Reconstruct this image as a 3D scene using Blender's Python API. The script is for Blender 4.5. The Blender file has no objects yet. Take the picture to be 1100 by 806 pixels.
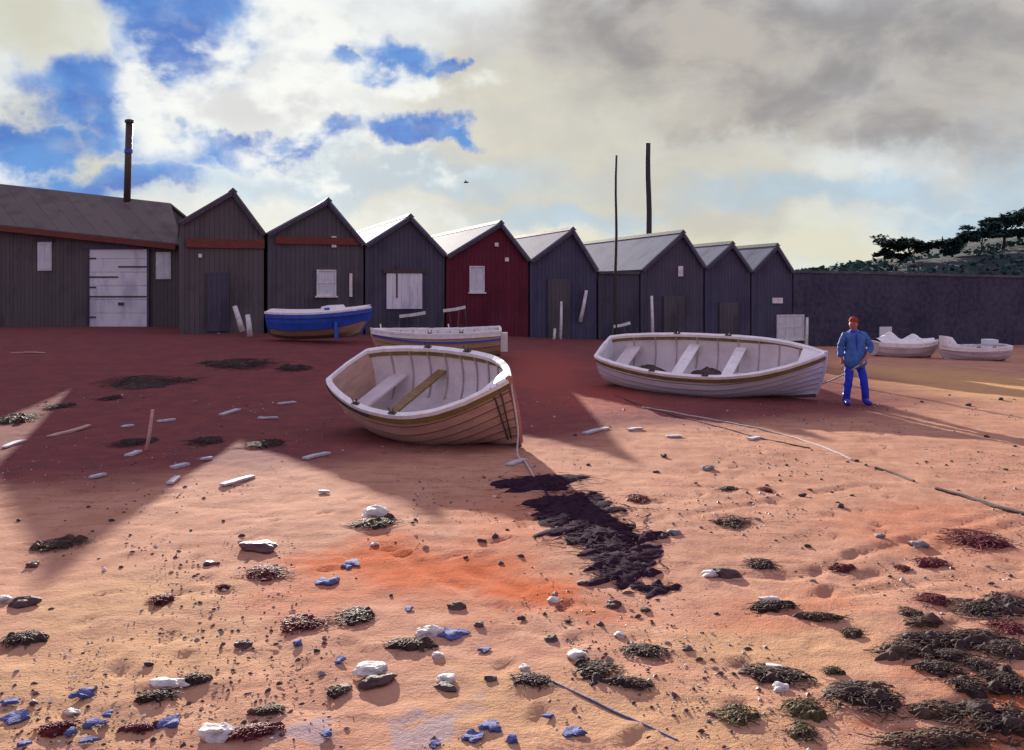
import bpy, bmesh, math, random
from mathutils import Vector, Matrix, noise, Quaternion
random.seed(7)
sc = bpy.context.scene
COL = sc.collection
HC, HZ, F = 2.33, 315.0, 1000.0          # eye height, eye-level row, focal length (photo pixels)
EXPO = 1.35
SUN_EL, SUN_AZ = math.radians(12.7), math.radians(-13.6)

# ------------------------------------------------------------------ measuring helpers
def P(px, py, Y):
    return Vector(((px-550)/F*Y, Y, HC-(py-HZ)/F*Y))
def lerp(a, b, t): return a+(b-a)*t
def smooth(a, b, x):
    t = min(1, max(0, (x-a)/(b-a))); return t*t*(3-2*t)
KN = [(-60,.9), (-10,.85), (-.5,.6), (6,.25), (12,-.05), (20,-.3), (60,-.3)]
def zb(x):
    if x <= KN[0][0]: return KN[0][1]
    for (a, va), (b, vb) in zip(KN, KN[1:]):
        if x <= b: return lerp(va, vb, (x-a)/(b-a))
    return KN[-1][1]
def fbm(x, y, s, o=3):
    return noise.fractal(Vector((x*s, y*s, 3.1)), 1.0, 2.0, o)
def ground0(x, y):
    return zb(x)*smooth(15, 31, y)
GROOVES = []
def ground(x, y):
    z = ground0(x, y)
    if 0 < y < 60 and abs(x) < 40:
        z += .030*fbm(x, y, .45) + .012*fbm(x+9, y, 2.1)
    return z
def G(px, py):
    """where the line of sight through a photo pixel meets the beach"""
    lo, prev = 2.0, 2.0
    Y = 2.0
    while Y < 140:
        p = P(px, py, Y)
        if p.z <= ground(p.x, p.y):
            a, b = prev, Y
            for _ in range(24):
                m = (a+b)/2; q = P(px, py, m)
                if q.z <= ground(q.x, q.y): b = m
                else: a = m
            q = P(px, py, b); return Vector((q.x, q.y, ground(q.x, q.y)))
        prev = Y; Y *= 1.01
    return P(px, py, 60)

# ------------------------------------------------------------------ node helper + materials
class NT:
    def __init__(s, nt): s.nt = nt
    def n(s, typ, **kw):
        nd = s.nt.nodes.new(typ)
        for k, v in kw.items(): setattr(nd, k, v)
        return nd
    def L(s, a, b): s.nt.links.new(a, b)
    def put(s, sock, v):
        if isinstance(v, bpy.types.NodeSocket): s.L(v, sock)
        else: sock.default_value = v
    def m(s, op, a, b=None, c=None, clamp=False):
        nd = s.n('ShaderNodeMath', operation=op); nd.use_clamp = clamp
        s.put(nd.inputs[0], a)
        if b is not None: s.put(nd.inputs[1], b)
        if c is not None: s.put(nd.inputs[2], c)
        return nd.outputs[0]
    def v(s, op, a, b=None):
        nd = s.n('ShaderNodeVectorMath', operation=op)
        s.put(nd.inputs[0], a)
        if b is not None: s.put(nd.inputs[1], b)
        return nd.outputs[1] if op in ('LENGTH', 'DOT_PRODUCT', 'DISTANCE') else nd.outputs[0]
    def mr(s, x, a, b, c=0.0, d=1.0, kind='SMOOTHSTEP'):
        nd = s.n('ShaderNodeMapRange', interpolation_type=kind)
        s.put(nd.inputs[0], x)
        for i, q in enumerate((a, b, c, d)): s.put(nd.inputs[i+1], q)
        return nd.outputs[0]
    def mix(s, f, a, b, mode='MIX'):
        nd = s.n('ShaderNodeMix', data_type='RGBA', blend_type=mode)
        s.put(nd.inputs[0], f); s.put(nd.inputs[6], a); s.put(nd.inputs[7], b)
        return nd.outputs[2]
    def noise(s, vec, scale, detail=4, rough=.55, dim='3D', dist=0.0):
        nd = s.n('ShaderNodeTexNoise', noise_dimensions=dim)
        s.put(nd.inputs['Vector'], vec); nd.inputs['Scale'].default_value = scale
        nd.inputs['Detail'].default_value = detail; nd.inputs['Roughness'].default_value = rough
        nd.inputs['Distortion'].default_value = dist
        return nd
def c4(c): return (c[0], c[1], c[2], 1.0)
def new_mat(name):
    m = bpy.data.materials.new(name); m.use_nodes = True
    T = NT(m.node_tree); b = m.node_tree.nodes['Principled BSDF']
    return m, T, b
def mat(name, c1, c2=None, rough=.7, scale=3.0, bump=.15, bscale=20.0, bdist=.01, spec=.4, stretch=None, metal=0, fine=.25):
    """two-tone worn surface with grime at two scales and a little relief"""
    m, T, b = new_mat(name)
    c2 = c2 or tuple(x*.6 for x in c1)
    co = T.n('ShaderNodeTexCoord').outputs['Object']
    if stretch:
        co = T.v('MULTIPLY', co, stretch)
    a = T.noise(co, scale, 5, .6).outputs[0]
    f = T.noise(co, scale*9, 3, .6).outputs[0]
    w = T.m('ADD', T.m('MULTIPLY', a, 1-fine), T.m('MULTIPLY', f, fine))
    k = T.mr(w, .36, .64)
    T.L(T.mix(k, c4(c1), c4(c2)), b.inputs['Base Color'])
    T.L(T.mr(f, .3, .7, max(.05, rough-.12), min(1, rough+.12)), b.inputs['Roughness'])
    b.inputs['Specular IOR Level'].default_value = spec
    b.inputs['Metallic'].default_value = metal
    if bump:
        n2 = T.noise(co, bscale, 4, .6).outputs[0]
        bp = T.n('ShaderNodeBump'); bp.inputs['Strength'].default_value = bump; bp.inputs['Distance'].default_value = bdist
        T.L(n2, bp.inputs['Height']); T.L(bp.outputs[0], b.inputs['Normal'])
    return m
def boards(name, c1, c2, pitch=.17, axis=0, rough=.75, groove=.06, weather=(.5,.5,.5), wf=.25, bump=.6, spec=.3):
    """boarded timber: every board its own tone, dark joints, streaks of weather"""
    m, T, b = new_mat(name)
    co = T.n('ShaderNodeTexCoord').outputs['Object']
    sp = T.n('ShaderNodeSeparateXYZ'); T.L(co, sp.inputs[0])
    x = T.m('DIVIDE', sp.outputs[axis], pitch)
    if axis == 0: x = T.m('ADD', x, T.m('MULTIPLY', sp.outputs[1], 1/pitch))
    fl = T.m('FLOOR', x); fr = T.m('FRACT', x)
    wn = T.n('ShaderNodeTexWhiteNoise', noise_dimensions='1D'); T.L(fl, wn.inputs['W'])
    edge = T.m('MINIMUM', fr, T.m('SUBTRACT', 1.0, fr))
    gap = T.mr(T.m('ADD', edge, T.m('MULTIPLY', T.m('SUBTRACT', T.noise(co, 1.3, 4, .6).outputs[0], .5), groove*2.5)), groove*.2, groove*.9)
    st = (9,9,.7) if axis == 0 else (.7,.7,9)
    grain = T.noise(T.v('MULTIPLY', co, st), 2.0, 5, .65).outputs[0]
    big = T.noise(co, .8, 4, .6).outputs[0]
    k = T.m('ADD', T.m('MULTIPLY', wn.outputs[0], .5), T.m('MULTIPLY', grain, .6), clamp=True)
    base = T.mix(k, c4(c1), c4(c2))
    base = T.mix(T.m('MULTIPLY', T.mr(T.m('ADD', T.m('MULTIPLY', big, .6), T.m('MULTIPLY', grain, .4)), .5, .66), wf), base, c4(weather))
    base = T.mix(gap, (c1[0]*.5, c1[1]*.5, c1[2]*.5, 1), base)
    blot = T.noise(T.v('MULTIPLY', co, (.9,.9,.35)), 1.1, 5, .65).outputs[0]
    base = T.mix(T.m('MULTIPLY', T.mr(blot, .48, .66), .55), base, (c1[0]*.5, c1[1]*.5, c1[2]*.62, 1))
    T.L(base, b.inputs['Base Color'])
    b.inputs['Roughness'].default_value = rough; b.inputs['Specular IOR Level'].default_value = spec
    hgt = T.m('ADD', T.m('MULTIPLY', gap, .7), T.m('MULTIPLY', grain, .3))
    bp = T.n('ShaderNodeBump'); bp.inputs['Strength'].default_value = bump; bp.inputs['Distance'].default_value = .02
    T.L(hgt, bp.inputs['Height']); T.L(bp.outputs[0], b.inputs['Normal'])
    return m

M = {}
M['tar_grey'] = boards('tarred_boards_grey', (.07,.067,.075), (.10,.096,.105), weather=(.155,.145,.15))
M['tar_brown'] = boards('tarred_boards_brown', (.082,.074,.075), (.115,.105,.105), weather=(.17,.145,.135))
M['tar_blue'] = boards('tarred_boards_blue', (.046,.048,.088), (.072,.074,.12), weather=(.13,.12,.165))
M['tar_slate'] = boards('tarred_boards_slate', (.054,.053,.080), (.08,.077,.108), weather=(.14,.13,.16))
M['maroon'] = boards('maroon_boards', (.095,.009,.022), (.125,.015,.032), weather=(.11,.035,.085), wf=.35)
M['pale_boards'] = boards('pale_painted_boards', (.66,.70,.72), (.76,.79,.80), pitch=.6, axis=2, weather=(.45,.45,.44), groove=.03)
M['pale_v'] = boards('pale_painted_shutter', (.66,.70,.72), (.76,.79,.80), pitch=.33, weather=(.45,.45,.44), groove=.03)
M['glass'] = mat('dusty_window_pane', (.62,.68,.72), (.5,.56,.6), rough=.25, scale=2, bump=.05, spec=.6)
M['white_wood'] = mat('weathered_white_wood', (.78,.78,.75), (.55,.53,.5), rough=.6, scale=6)
M['dark_iron'] = mat('dark_iron', (.03,.025,.028), (.07,.04,.03), rough=.55, scale=8, spec=.5)
M['dark_pole'] = mat('dark_timber_pole', (.03,.026,.028), (.06,.05,.05), rough=.8, scale=4, stretch=(6,6,.8))
M['rust'] = mat('rust_red_fascia', (.20,.05,.03), (.12,.035,.03), rough=.8, scale=4, stretch=(1,1,5))
M['roof_pale'] = boards('pale_sheet_roof', (.15,.17,.235), (.20,.22,.28), pitch=.4, axis=1, weather=(.15,.13,.135), wf=.6, spec=.04, rough=.85, groove=.05)
M['roof_brown'] = boards('brown_felt_roof', (.11,.095,.085), (.15,.13,.115), pitch=.9, axis=0, weather=(.19,.16,.14), groove=.02)
M['stone_wall'] = mat('dark_stone_wall', (.11,.11,.14), (.06,.06,.08), rough=.85, scale=1.6, bump=.7, bscale=5, bdist=.06)
M['render_grey'] = mat('navy_grey_wall', (.062,.062,.098), (.028,.03,.058), rough=.9, scale=.45, bump=.7, bscale=7, bdist=.04, fine=.4)
M['gunwale'] = mat('white_gunwale_paint', (.88,.88,.85), (.74,.72,.68), rough=.5, scale=7, bump=.1)
M['olive'] = mat('olive_rubbing_strake', (.23,.17,.045), (.15,.11,.035), rough=.6, scale=6)
M['ochre_wood'] = mat('ochre_varnished_wood', (.30,.20,.07), (.18,.115,.05), rough=.5, scale=4, stretch=(1,6,6))
M['hull_pink'] = mat('pinkish_buff_hull', (.58,.39,.30), (.46,.29,.22), rough=.55, scale=3, stretch=(.6,1,3))
M['hull_grey'] = mat('blue_white_hull', (.74,.78,.82), (.58,.61,.67), rough=.5, scale=3, stretch=(.6,1,3))
M['hull_tan'] = mat('tan_hull', (.46,.32,.20), (.38,.25,.15), rough=.55, scale=3, stretch=(.6,1,3))
M['hull_mauve'] = mat('mauve_white_hull', (.62,.56,.57), (.5,.45,.47), rough=.55, scale=3)
M['blue_paint'] = mat('cobalt_blue_paint', (.03,.11,.55), (.025,.08,.40), rough=.4, scale=3, bump=.08)
M['lining'] = mat('mauve_grey_boat_lining', (.72,.66,.66), (.60,.54,.54), rough=.7, scale=3)
M['rib'] = mat('grey_brown_ribs', (.46,.40,.38), (.36,.3,.28), rough=.7, scale=5)
M['brown_cloth'] = mat('brown_net_heap', (.14,.09,.085), (.07,.045,.045), rough=.95, scale=12, bump=1, bscale=60)
M['seam'] = mat('dark_plank_lap', (.09,.06,.055), (.14,.10,.09), rough=.8, scale=5)
M['keel'] = mat('dark_keel_timber', (.14,.09,.07), (.08,.05,.045), rough=.7, scale=5)
M['stem_red'] = mat('reddish_stem', (.45,.20,.13), (.3,.12,.08), rough=.6, scale=5)
M['rope_pale'] = mat('pale_rope', (.62,.58,.55), (.42,.38,.36), rough=.9, scale=40, bump=1, bscale=120)
M['rope_dark'] = mat('dark_rope', (.06,.045,.05), (.1,.07,.07), rough=.9, scale=40, bump=1, bscale=120)
M['rope_blue'] = mat('blue_grey_rope', (.13,.15,.32), (.09,.1,.2), rough=.9, scale=40, bump=1, bscale=120)
M['skin'] = mat('skin', (.42,.14,.09), (.36,.11,.07), rough=.55, scale=10, bump=.05)
M['hat'] = mat('red_knit', (.35,.035,.02), (.25,.025,.02), rough=.95, scale=30, bump=.6, bscale=90)
M['jacket'] = mat('blue_jacket', (.055,.16,.46), (.035,.105,.31), rough=.8, scale=5, bump=.4, bscale=14, bdist=.02)
M['trousers'] = mat('royal_blue_trousers', (.018,.045,.62), (.014,.03,.44), rough=.75, scale=5, bump=.4, bscale=14, bdist=.02)
M['boots'] = mat('blue_rubber_boots', (.015,.035,.45), (.012,.025,.3), rough=.4, scale=5)
M['eye'] = mat('dark_eye', (.02,.02,.02), rough=.2, bump=0)
M['weed_dark'] = mat('blackish_seaweed', (.035,.022,.022), (.065,.04,.034), rough=.7, scale=14, bump=.6, bscale=50, spec=.09)
M['weed_brown'] = mat('brown_seaweed', (.10,.06,.04), (.05,.032,.026), rough=.7, scale=14, bump=.6, bscale=50, spec=.09)
M['weed_olive'] = mat('olive_seaweed', (.11,.085,.04), (.06,.045,.025), rough=.7, scale=14, bump=.6, bscale=50, spec=.09)
M['weed_maroon'] = mat('maroon_seaweed', (.15,.03,.035), (.085,.02,.026), rough=.7, scale=14, bump=.6, bscale=50, spec=.09)
M['weed_bow_shadow'] = mat('bow_shadow_seaweed', (.030,.014,.028), (.045,.022,.036), rough=.95, scale=14, bump=.6, bscale=50, spec=.02)  # shadow-dark mats added to lengthen the nearest boat's cast shadow
M['stone_white'] = mat('white_stone', (.70,.68,.63), (.40,.37,.34), rough=.8, scale=9, bump=.5, bscale=30)
M['stone_dark'] = mat('dark_wet_stone', (.055,.034,.034), (.10,.065,.06), rough=.75, spec=.2, scale=9, bump=.6, bscale=30)
M['stone_maroon'] = mat('maroon_stone', (.15,.06,.06), (.09,.035,.04), rough=.6, scale=9, bump=.6, bscale=30)
M['stone_grey'] = mat('grey_stone', (.26,.23,.22), (.17,.15,.15), rough=.75, scale=9, bump=.5, bscale=30)
M['blue_scrap'] = mat('faded_blue_net', (.10,.13,.36), (.05,.06,.17), rough=.9, scale=12, bump=.7, bscale=60)
M['driftwood'] = mat('bleached_driftwood', (.55,.55,.58), (.34,.33,.35), rough=.85, scale=6, stretch=(1,6,6))
M['pinkwood'] = mat('pinkish_driftwood', (.58,.36,.29), (.42,.25,.2), rough=.85, scale=6, stretch=(1,6,6))
M['bark'] = mat('dark_bark', (.045,.035,.03), (.03,.024,.022), rough=.9, scale=3, bump=.6)
M['leaf_teal'] = mat('dark_teal_foliage', (.035,.082,.080), (.055,.11,.095), rough=.9, scale=.9, bump=0, spec=.05)
M['leaf_dark'] = mat('dark_foliage', (.03,.05,.045), (.045,.075,.06), rough=.9, scale=.9, bump=0, spec=.05)
M['scrub'] = mat('hillside_scrub', (.013,.025,.029), (.022,.036,.038), rough=.9, scale=.35, bump=1, bscale=1.6, bdist=.4)
M['gull'] = mat('dark_bird', (.05,.05,.06), (.1,.1,.1), rough=.8, bump=0)

# ------------------------------------------------------------------ mesh builder
class MB:
    def __init__(s): s.v = []; s.f = []; s.mi = []; s.cur = 0
    def add(s, vs, fs):
        o = len(s.v); s.v += [Vector(q) for q in vs]
        s.f += [tuple(i+o for i in f) for f in fs]; s.mi += [s.cur]*len(fs)
    def box(s, a, b, M4=None):
        x0,y0,z0 = a; x1,y1,z1 = b
        vs = [Vector(q) for q in ((x0,y0,z0),(x1,y0,z0),(x1,y1,z0),(x0,y1,z0),(x0,y0,z1),(x1,y0,z1),(x1,y1,z1),(x0,y1,z1))]
        if M4: vs = [M4 @ q for q in vs]
        s.add(vs, [(3,2,1,0),(4,5,6,7),(0,1,5,4),(1,2,6,5),(2,3,7,6),(3,0,4,7)])
    def prism(s, poly, axis_vec):
        """poly: list of 3D points, extruded by axis_vec"""
        n = len(poly); a = [Vector(q) for q in poly]; b = [q+Vector(axis_vec) for q in a]
        s.add(a+b, [tuple(range(n))[::-1], tuple(range(n, 2*n))]+[(i,(i+1)%n,n+(i+1)%n,n+i) for i in range(n)])
    def sweep(s, pts, w, h, up=Vector((0,0,1)), caps=True, taper=None):
        pts = [Vector(q) for q in pts]; n = len(pts); vs = []
        for i, p in enumerate(pts):
            t = (pts[min(i+1,n-1)]-pts[max(i-1,0)]).normalized()
            sd = t.cross(up)
            sd = sd.normalized() if sd.length > 1e-6 else Vector((1,0,0))
            u = sd.cross(t).normalized()
            k = taper(i/(n-1)) if taper else 1
            for (a, b) in ((-1,-1),(1,-1),(1,1),(-1,1)): vs.append(p+sd*(a*w/2*k)+u*(b*h/2*k))
        fs = []
        for i in range(n-1):
            for j in range(4):
                fs.append((i*4+j, i*4+(j+1)%4, (i+1)*4+(j+1)%4, (i+1)*4+j))
        if caps: fs += [(3,2,1,0), tuple((n-1)*4+j for j in range(4))]
        s.add(vs, fs)
    def tube(s, pts, rad, seg=8):
        pts = [Vector(q) for q in pts]; n = len(pts); vs = []
        for i, p in enumerate(pts):
            t = (pts[min(i+1,n-1)]-pts[max(i-1,0)]).normalized()
            a = t.cross(Vector((0,0,1)))
            if a.length < .05: a = t.cross(Vector((1,0,0)))
            a.normalize(); b = a.cross(t)
            r = rad(i/(n-1)) if callable(rad) else rad
            for k in range(seg):
                th = 2*math.pi*k/seg; vs.append(p+a*(r*math.cos(th))+b*(r*math.sin(th)))
        fs = []
        for i in range(n-1):
            for k in range(seg):
                fs.append((i*seg+k, i*seg+(k+1)%seg, (i+1)*seg+(k+1)%seg, (i+1)*seg+k))
        fs += [tuple(range(seg))[::-1], tuple((n-1)*seg+k for k in range(seg))]
        s.add(vs, fs)
    def build(s, name, mats, parent=None, origin=None, smooth=False, M4=None):
        if not isinstance(mats, (list, tuple)): mats = [mats]
        me = bpy.data.meshes.new(name)
        vs = s.v
        if M4: vs = [M4 @ q for q in vs]
        if origin is not None: vs = [q-origin for q in vs]
        me.from_pydata([tuple(q) for q in vs], [], s.f)
        for m in mats: me.materials.append(m)
        if len(mats) > 1: me.polygons.foreach_set('material_index', s.mi)
        bm = bmesh.new(); bm.from_mesh(me)
        bmesh.ops.recalc_face_normals(bm, faces=bm.faces); bm.to_mesh(me); bm.free()
        if smooth: me.polygons.foreach_set('use_smooth', [True]*len(me.polygons))
        me.update()
        o = bpy.data.objects.new(name, me); COL.objects.link(o)
        if parent: o.parent = parent
        elif origin is not None: o.location = origin
        return o
def tag(o, label, cat, group=None):
    o['label'] = label; o['category'] = cat
    if group: o['group'] = group
    return o
def thing(name, label, cat, loc, rz=0, group=None):
    o = bpy.data.objects.new(name, None); COL.objects.link(o)
    o.location = loc; o.rotation_euler = (0,0,rz); o.empty_display_size = .2
    return tag(o, label, cat, group)
def structure(o): o['kind'] = 'structure'; return o

# ------------------------------------------------------------------ camera, sun, sky
cam = bpy.data.cameras.new('camera'); co = bpy.data.objects.new('camera', cam); COL.objects.link(co)
co.location = (0,0,HC); co.rotation_euler = (math.radians(90),0,0)
cam.sensor_width = 36; cam.lens = 36*F/1100; cam.shift_y = -(403-HZ)/1100
cam.clip_end = 5000; sc.camera = co
sd = Vector((math.sin(SUN_AZ)*math.cos(SUN_EL), math.cos(SUN_AZ)*math.cos(SUN_EL), math.sin(SUN_EL)))
sun = bpy.data.lights.new('sun', 'SUN'); so = bpy.data.objects.new('sun', sun); COL.objects.link(so)
sun.energy = 4.3; sun.angle = math.radians(.4); sun.color = (1.0,.90,.78)
so.rotation_euler = (-sd).to_track_quat('-Z','Y').to_euler(); so.location = (-30,120,60)
vs = sc.view_settings; vs.view_transform = 'Standard'; vs.look = 'None'; vs.exposure = EXPO; vs.gamma = 1; vs.use_curve_mapping = False

def sky():
    w = bpy.data.worlds.new('World'); sc.world = w; w.use_nodes = True
    nt = w.node_tree; nt.nodes.clear(); T = NT(nt)
    tc = T.n('ShaderNodeTexCoord').outputs['Generated']
    d = T.v('NORMALIZE', tc)
    sp = T.n('ShaderNodeSeparateXYZ'); T.L(d, sp.inputs[0])
    az = T.m('ARCTAN2', sp.outputs[0], sp.outputs[1]); el = T.m('ARCSINE', sp.outputs[2])
    cb = T.n('ShaderNodeCombineXYZ'); T.L(az, cb.inputs[0]); T.L(el, cb.inputs[1])
    ae = cb.outputs[0]
    n1 = T.noise(ae, 5.5, 6, .6).outputs['Color']
    n2 = T.noise(ae, 18, 4, .5).outputs['Color']
    wv = T.v('ADD', T.v('MULTIPLY', T.v('SUBTRACT', n1, (.5,.5,.5)), (.22,.15,0)), T.v('MULTIPLY', T.v('SUBTRACT', n2, (.5,.5,.5)), (.06,.05,0)))
    wp = T.v('ADD', ae, wv)
    def ang(px, py):
        u = (px-550)/F; v = (HZ-py)/F
        return math.atan(u), math.atan(v/math.sqrt(1+u*u))
    def blobs(lst, lo=1.15, hi=.45):
        out = None
        for (px, py, rx, ry) in lst:
            a, e = ang(px, py)
            q = T.v('MULTIPLY', T.v('SUBTRACT', wp, (a, e, 0)), (F/rx, F/ry, 0))
            k = T.mr(T.v('LENGTH', q), lo, hi)
            out = k if out is None else T.m('MAXIMUM', out, k)
        return out
    puff = T.noise(T.v('MULTIPLY', ae, (1,1.7,1)), 7, 7, .58, dist=.3).outputs[0]
    fine = T.noise(T.v('MULTIPLY', ae, (1,1.4,1)), 22, 5, .5).outputs[0]
    col = T.mix(T.mr(el, .02, .14), (.74,.78,.72,1), (.82,.87,.88,1))
    col = T.mix(T.m('MULTIPLY', blobs([(640,110,260,120),(560,190,190,60),(760,210,160,70),(500,90,60,60)]), .85), col, (.62,.59,.49,1))
    col = T.mix(T.m('MULTIPLY', blobs([(300,110,110,26),(520,40,60,40),(620,30,60,40),(330,40,40,18)], 1.3, .3), .4), col, (.55,.54,.57,1))
    col = T.mix(T.m('MULTIPLY', blobs([(900,205,190,22),(1090,180,60,50),(590,228,120,18),(60,205,150,26),(380,190,260,26),(1040,225,90,18)], 1.3, .3), .7), col, (.42,.60,.76,1))
    # storm cloud
    gm = blobs([(860,45,260,85),(700,20,140,70),(985,110,120,50),(1060,60,160,110),(830,120,130,45)], 1.25, .35)
    gcol = T.mix(T.mr(puff, .38, .62), (.27,.245,.245,1), (.50,.46,.42,1))
    col = T.mix(T.m('MULTIPLY', gm, .92), col, gcol)
    # washed brightness variation
    var = T.m('ADD', .80, T.m('MULTIPLY', T.mr(T.m('ADD', T.m('MULTIPLY', puff, .6), T.m('MULTIPLY', fine, .4)), .36, .62), .30))
    col = T.mix(1.0, col, T.n('ShaderNodeCombineXYZ').outputs[0], 'MULTIPLY') if False else T.mix(T.mr(T.m('ADD', T.m('MULTIPLY', puff,.55), T.m('MULTIPLY', fine,.45)), .57, .42, 0, .22), col, (.42,.42,.45,1))
    # olive wash on the left
    col = T.mix(T.m('MULTIPLY', blobs([(40,25,85,50),(55,130,60,30),(90,170,60,34)], 1.4, .2), .6), col, (.56,.53,.36,1))
    # blue openings
    bl = blobs([(205,28,64,52),(180,66,46,24),(415,72,58,24),(385,90,30,12),(255,152,82,16),(440,147,52,15),(85,105,72,30),(40,198,100,24),(25,150,56,20),(110,140,40,20),(160,190,60,18),(150,75,34,14),(350,78,30,12),(330,155,60,14),(480,70,20,10),(465,150,40,10),(180,165,60,12)], 1.30, .62)
    bl = T.m('MULTIPLY', bl, T.mr(fine, .30, .5, .8, 1.0))
    col = T.mix(T.m('MULTIPLY', bl, .95), col, T.mix(T.mr(puff, .4, .6), (.016,.15,.56,1), (.06,.27,.70,1)))
    col = T.mix(T.m('MULTIPLY', blobs([(880,272,150,26),(620,262,160,14)], 1.4, .2), .6), col, (.78,.74,.53,1))
    # brilliant torn white edges by the sun
    wh = T.m('MULTIPLY', T.mr(T.m('ADD', T.m('MULTIPLY', fine, .45), T.m('MULTIPLY', puff, .55)), .45, .57), blobs([(240,95,130,50),(300,50,60,60),(340,70,60,45),(330,150,70,40),(450,95,90,20),(400,180,110,20),(170,120,60,60)], 1.2, .5))
    col = T.mix(T.m('MULTIPLY', wh, .92), col, (.90,.93,.90,1))
    # unseen purple sky added overhead and behind to set the ambient fill
    k1 = T.mr(el, .33, .62); k2 = T.mr(T.m('ABSOLUTE', az), .85, 1.5)
    over = T.m('MAXIMUM', k1, k2)
    dark = T.mix(T.mr(puff, .35, .65), (.44,.375,.57,1), (.68,.59,.80,1))
    col = T.mix(over, col, dark)
    col = T.mix(T.mr(el, -.01, -.06), col, (.05,.045,.045,1))
    st = T.n('ShaderNodeTexSky', sky_type='NISHITA'); st.sun_disc = False
    st.sun_elevation = SUN_EL; st.sun_rotation = SUN_AZ
    b1 = T.n('ShaderNodeBackground'); T.L(st.outputs[0], b1.inputs[0]); b1.inputs[1].default_value = .05
    b2 = T.n('ShaderNodeBackground'); T.L(col, b2.inputs[0]); b2.inputs[1].default_value = 1.0/2**EXPO
    mx = T.n('ShaderNodeMixShader'); mx.inputs[0].default_value = .98
    T.L(b1.outputs[0], mx.inputs[1]); T.L(b2.outputs[0], mx.inputs[2])
    o = T.n('ShaderNodeOutputWorld'); T.L(mx.outputs[0], o.inputs[0])
sky()

# ------------------------------------------------------------------ the beach
def groove_lines():
    L = [[(0,470),(90,462),(175,440)], [(0,492),(110,470),(240,470)], [(0,520),(100,512),(190,490)], [(0,545),(110,525),(200,530)],
         [(105,640),(85,720),(55,806)], [(130,720),(110,806)], [(300,690),(345,750),(350,806)], [(280,705),(330,760)], [(200,705),(205,806)], [(225,740),(260,806)],
         [(390,700),(445,806)], [(370,690),(395,740),(425,806)], [(420,590),(520,645),(580,680)], [(480,600),(560,635)],
         [(760,615),(840,640)], [(770,630),(815,655)], [(840,612),(905,625)], [(830,652),(925,680)],
         [(1100,545),(960,585),(850,620),(760,615)], [(1100,560),(980,600),(880,640)], [(900,640),(1100,610)], [(950,700),(1100,640)],
         [(1100,425),(960,405),(880,400)], [(1100,440),(1000,418),(930,415)], [(700,560),(820,540),(930,520)], [(1000,770),(1100,735)]]
    for ln in L: GROOVES.append([G(*q).to_2d() for q in ln])
groove_lines()
def groove_depth(x, y):
    d = 0
    p = Vector((x, y))
    for ln in GROOVES:
        for a, b in zip(ln, ln[1:]):
            ab = b-a; t = max(0, min(1, (p-a).dot(ab)/max(1e-6, ab.dot(ab))))
            q = (p-a-ab*t).length
            if q < .16:
                br = .5+.5*noise.noise(Vector((x*2.3, y*2.3, 7)))
                d = max(d, br*(1-smooth(.03, .10, q))) if q < .10 else max(d, 0)
                if .05 < q < .16: d = d if d > 0 else -.35*br*(1-abs(q-.10)/.06 if abs(q-.10) < .06 else 0)
    return d
PRINTS = {}
def make_prints():
    rnd = random.Random(3)
    trails = [[(905,440),(840,480),(760,520),(690,560),(640,640),(560,720),(540,806)], [(930,445),(960,520),(900,600),(850,690),(700,800)], [(120,806),(150,700),(230,600),(300,560),(420,530)], [(20,700),(120,640),(330,610),(520,590),(700,540)], [(1090,600),(900,560),(720,500)]]
    for tr in trails:
        pts = [G(*q).to_2d() for q in tr]; side = 1; carry = 0
        for a, b in zip(pts, pts[1:]):
            L_ = (b-a).length; d = (b-a)/max(L_, 1e-6); t = carry
            while t < L_:
                p = a+d*t+Vector((-d.y, d.x))*(.11*side+rnd.gauss(0,.03)); side = -side; t += .62+rnd.gauss(0,.06)
                dd = (d+Vector((rnd.gauss(0,.12), rnd.gauss(0,.12)))).normalized()
                for i in (-1,0,1):
                    for j in (-1,0,1): PRINTS.setdefault((int(p.x//.5)+i, int(p.y//.5)+j), []).append((p, dd, rnd.uniform(.6,1.1)))
            carry = t-L_
make_prints()
def print_depth(x, y):
    z = 0
    for p, d, k in PRINTS.get((int(x//.5), int(y//.5)), ()):
        q = Vector((x, y))-p; u = q.dot(d)/.15; v = (q.x*-d.y+q.y*d.x)/.062; r = math.sqrt(u*u+v*v)
        if r < 1.9: z += k*(-.020*(1-smooth(.6, 1.1, r))+.009*math.exp(-((r-1.35)/.28)**2))
    return z
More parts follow.
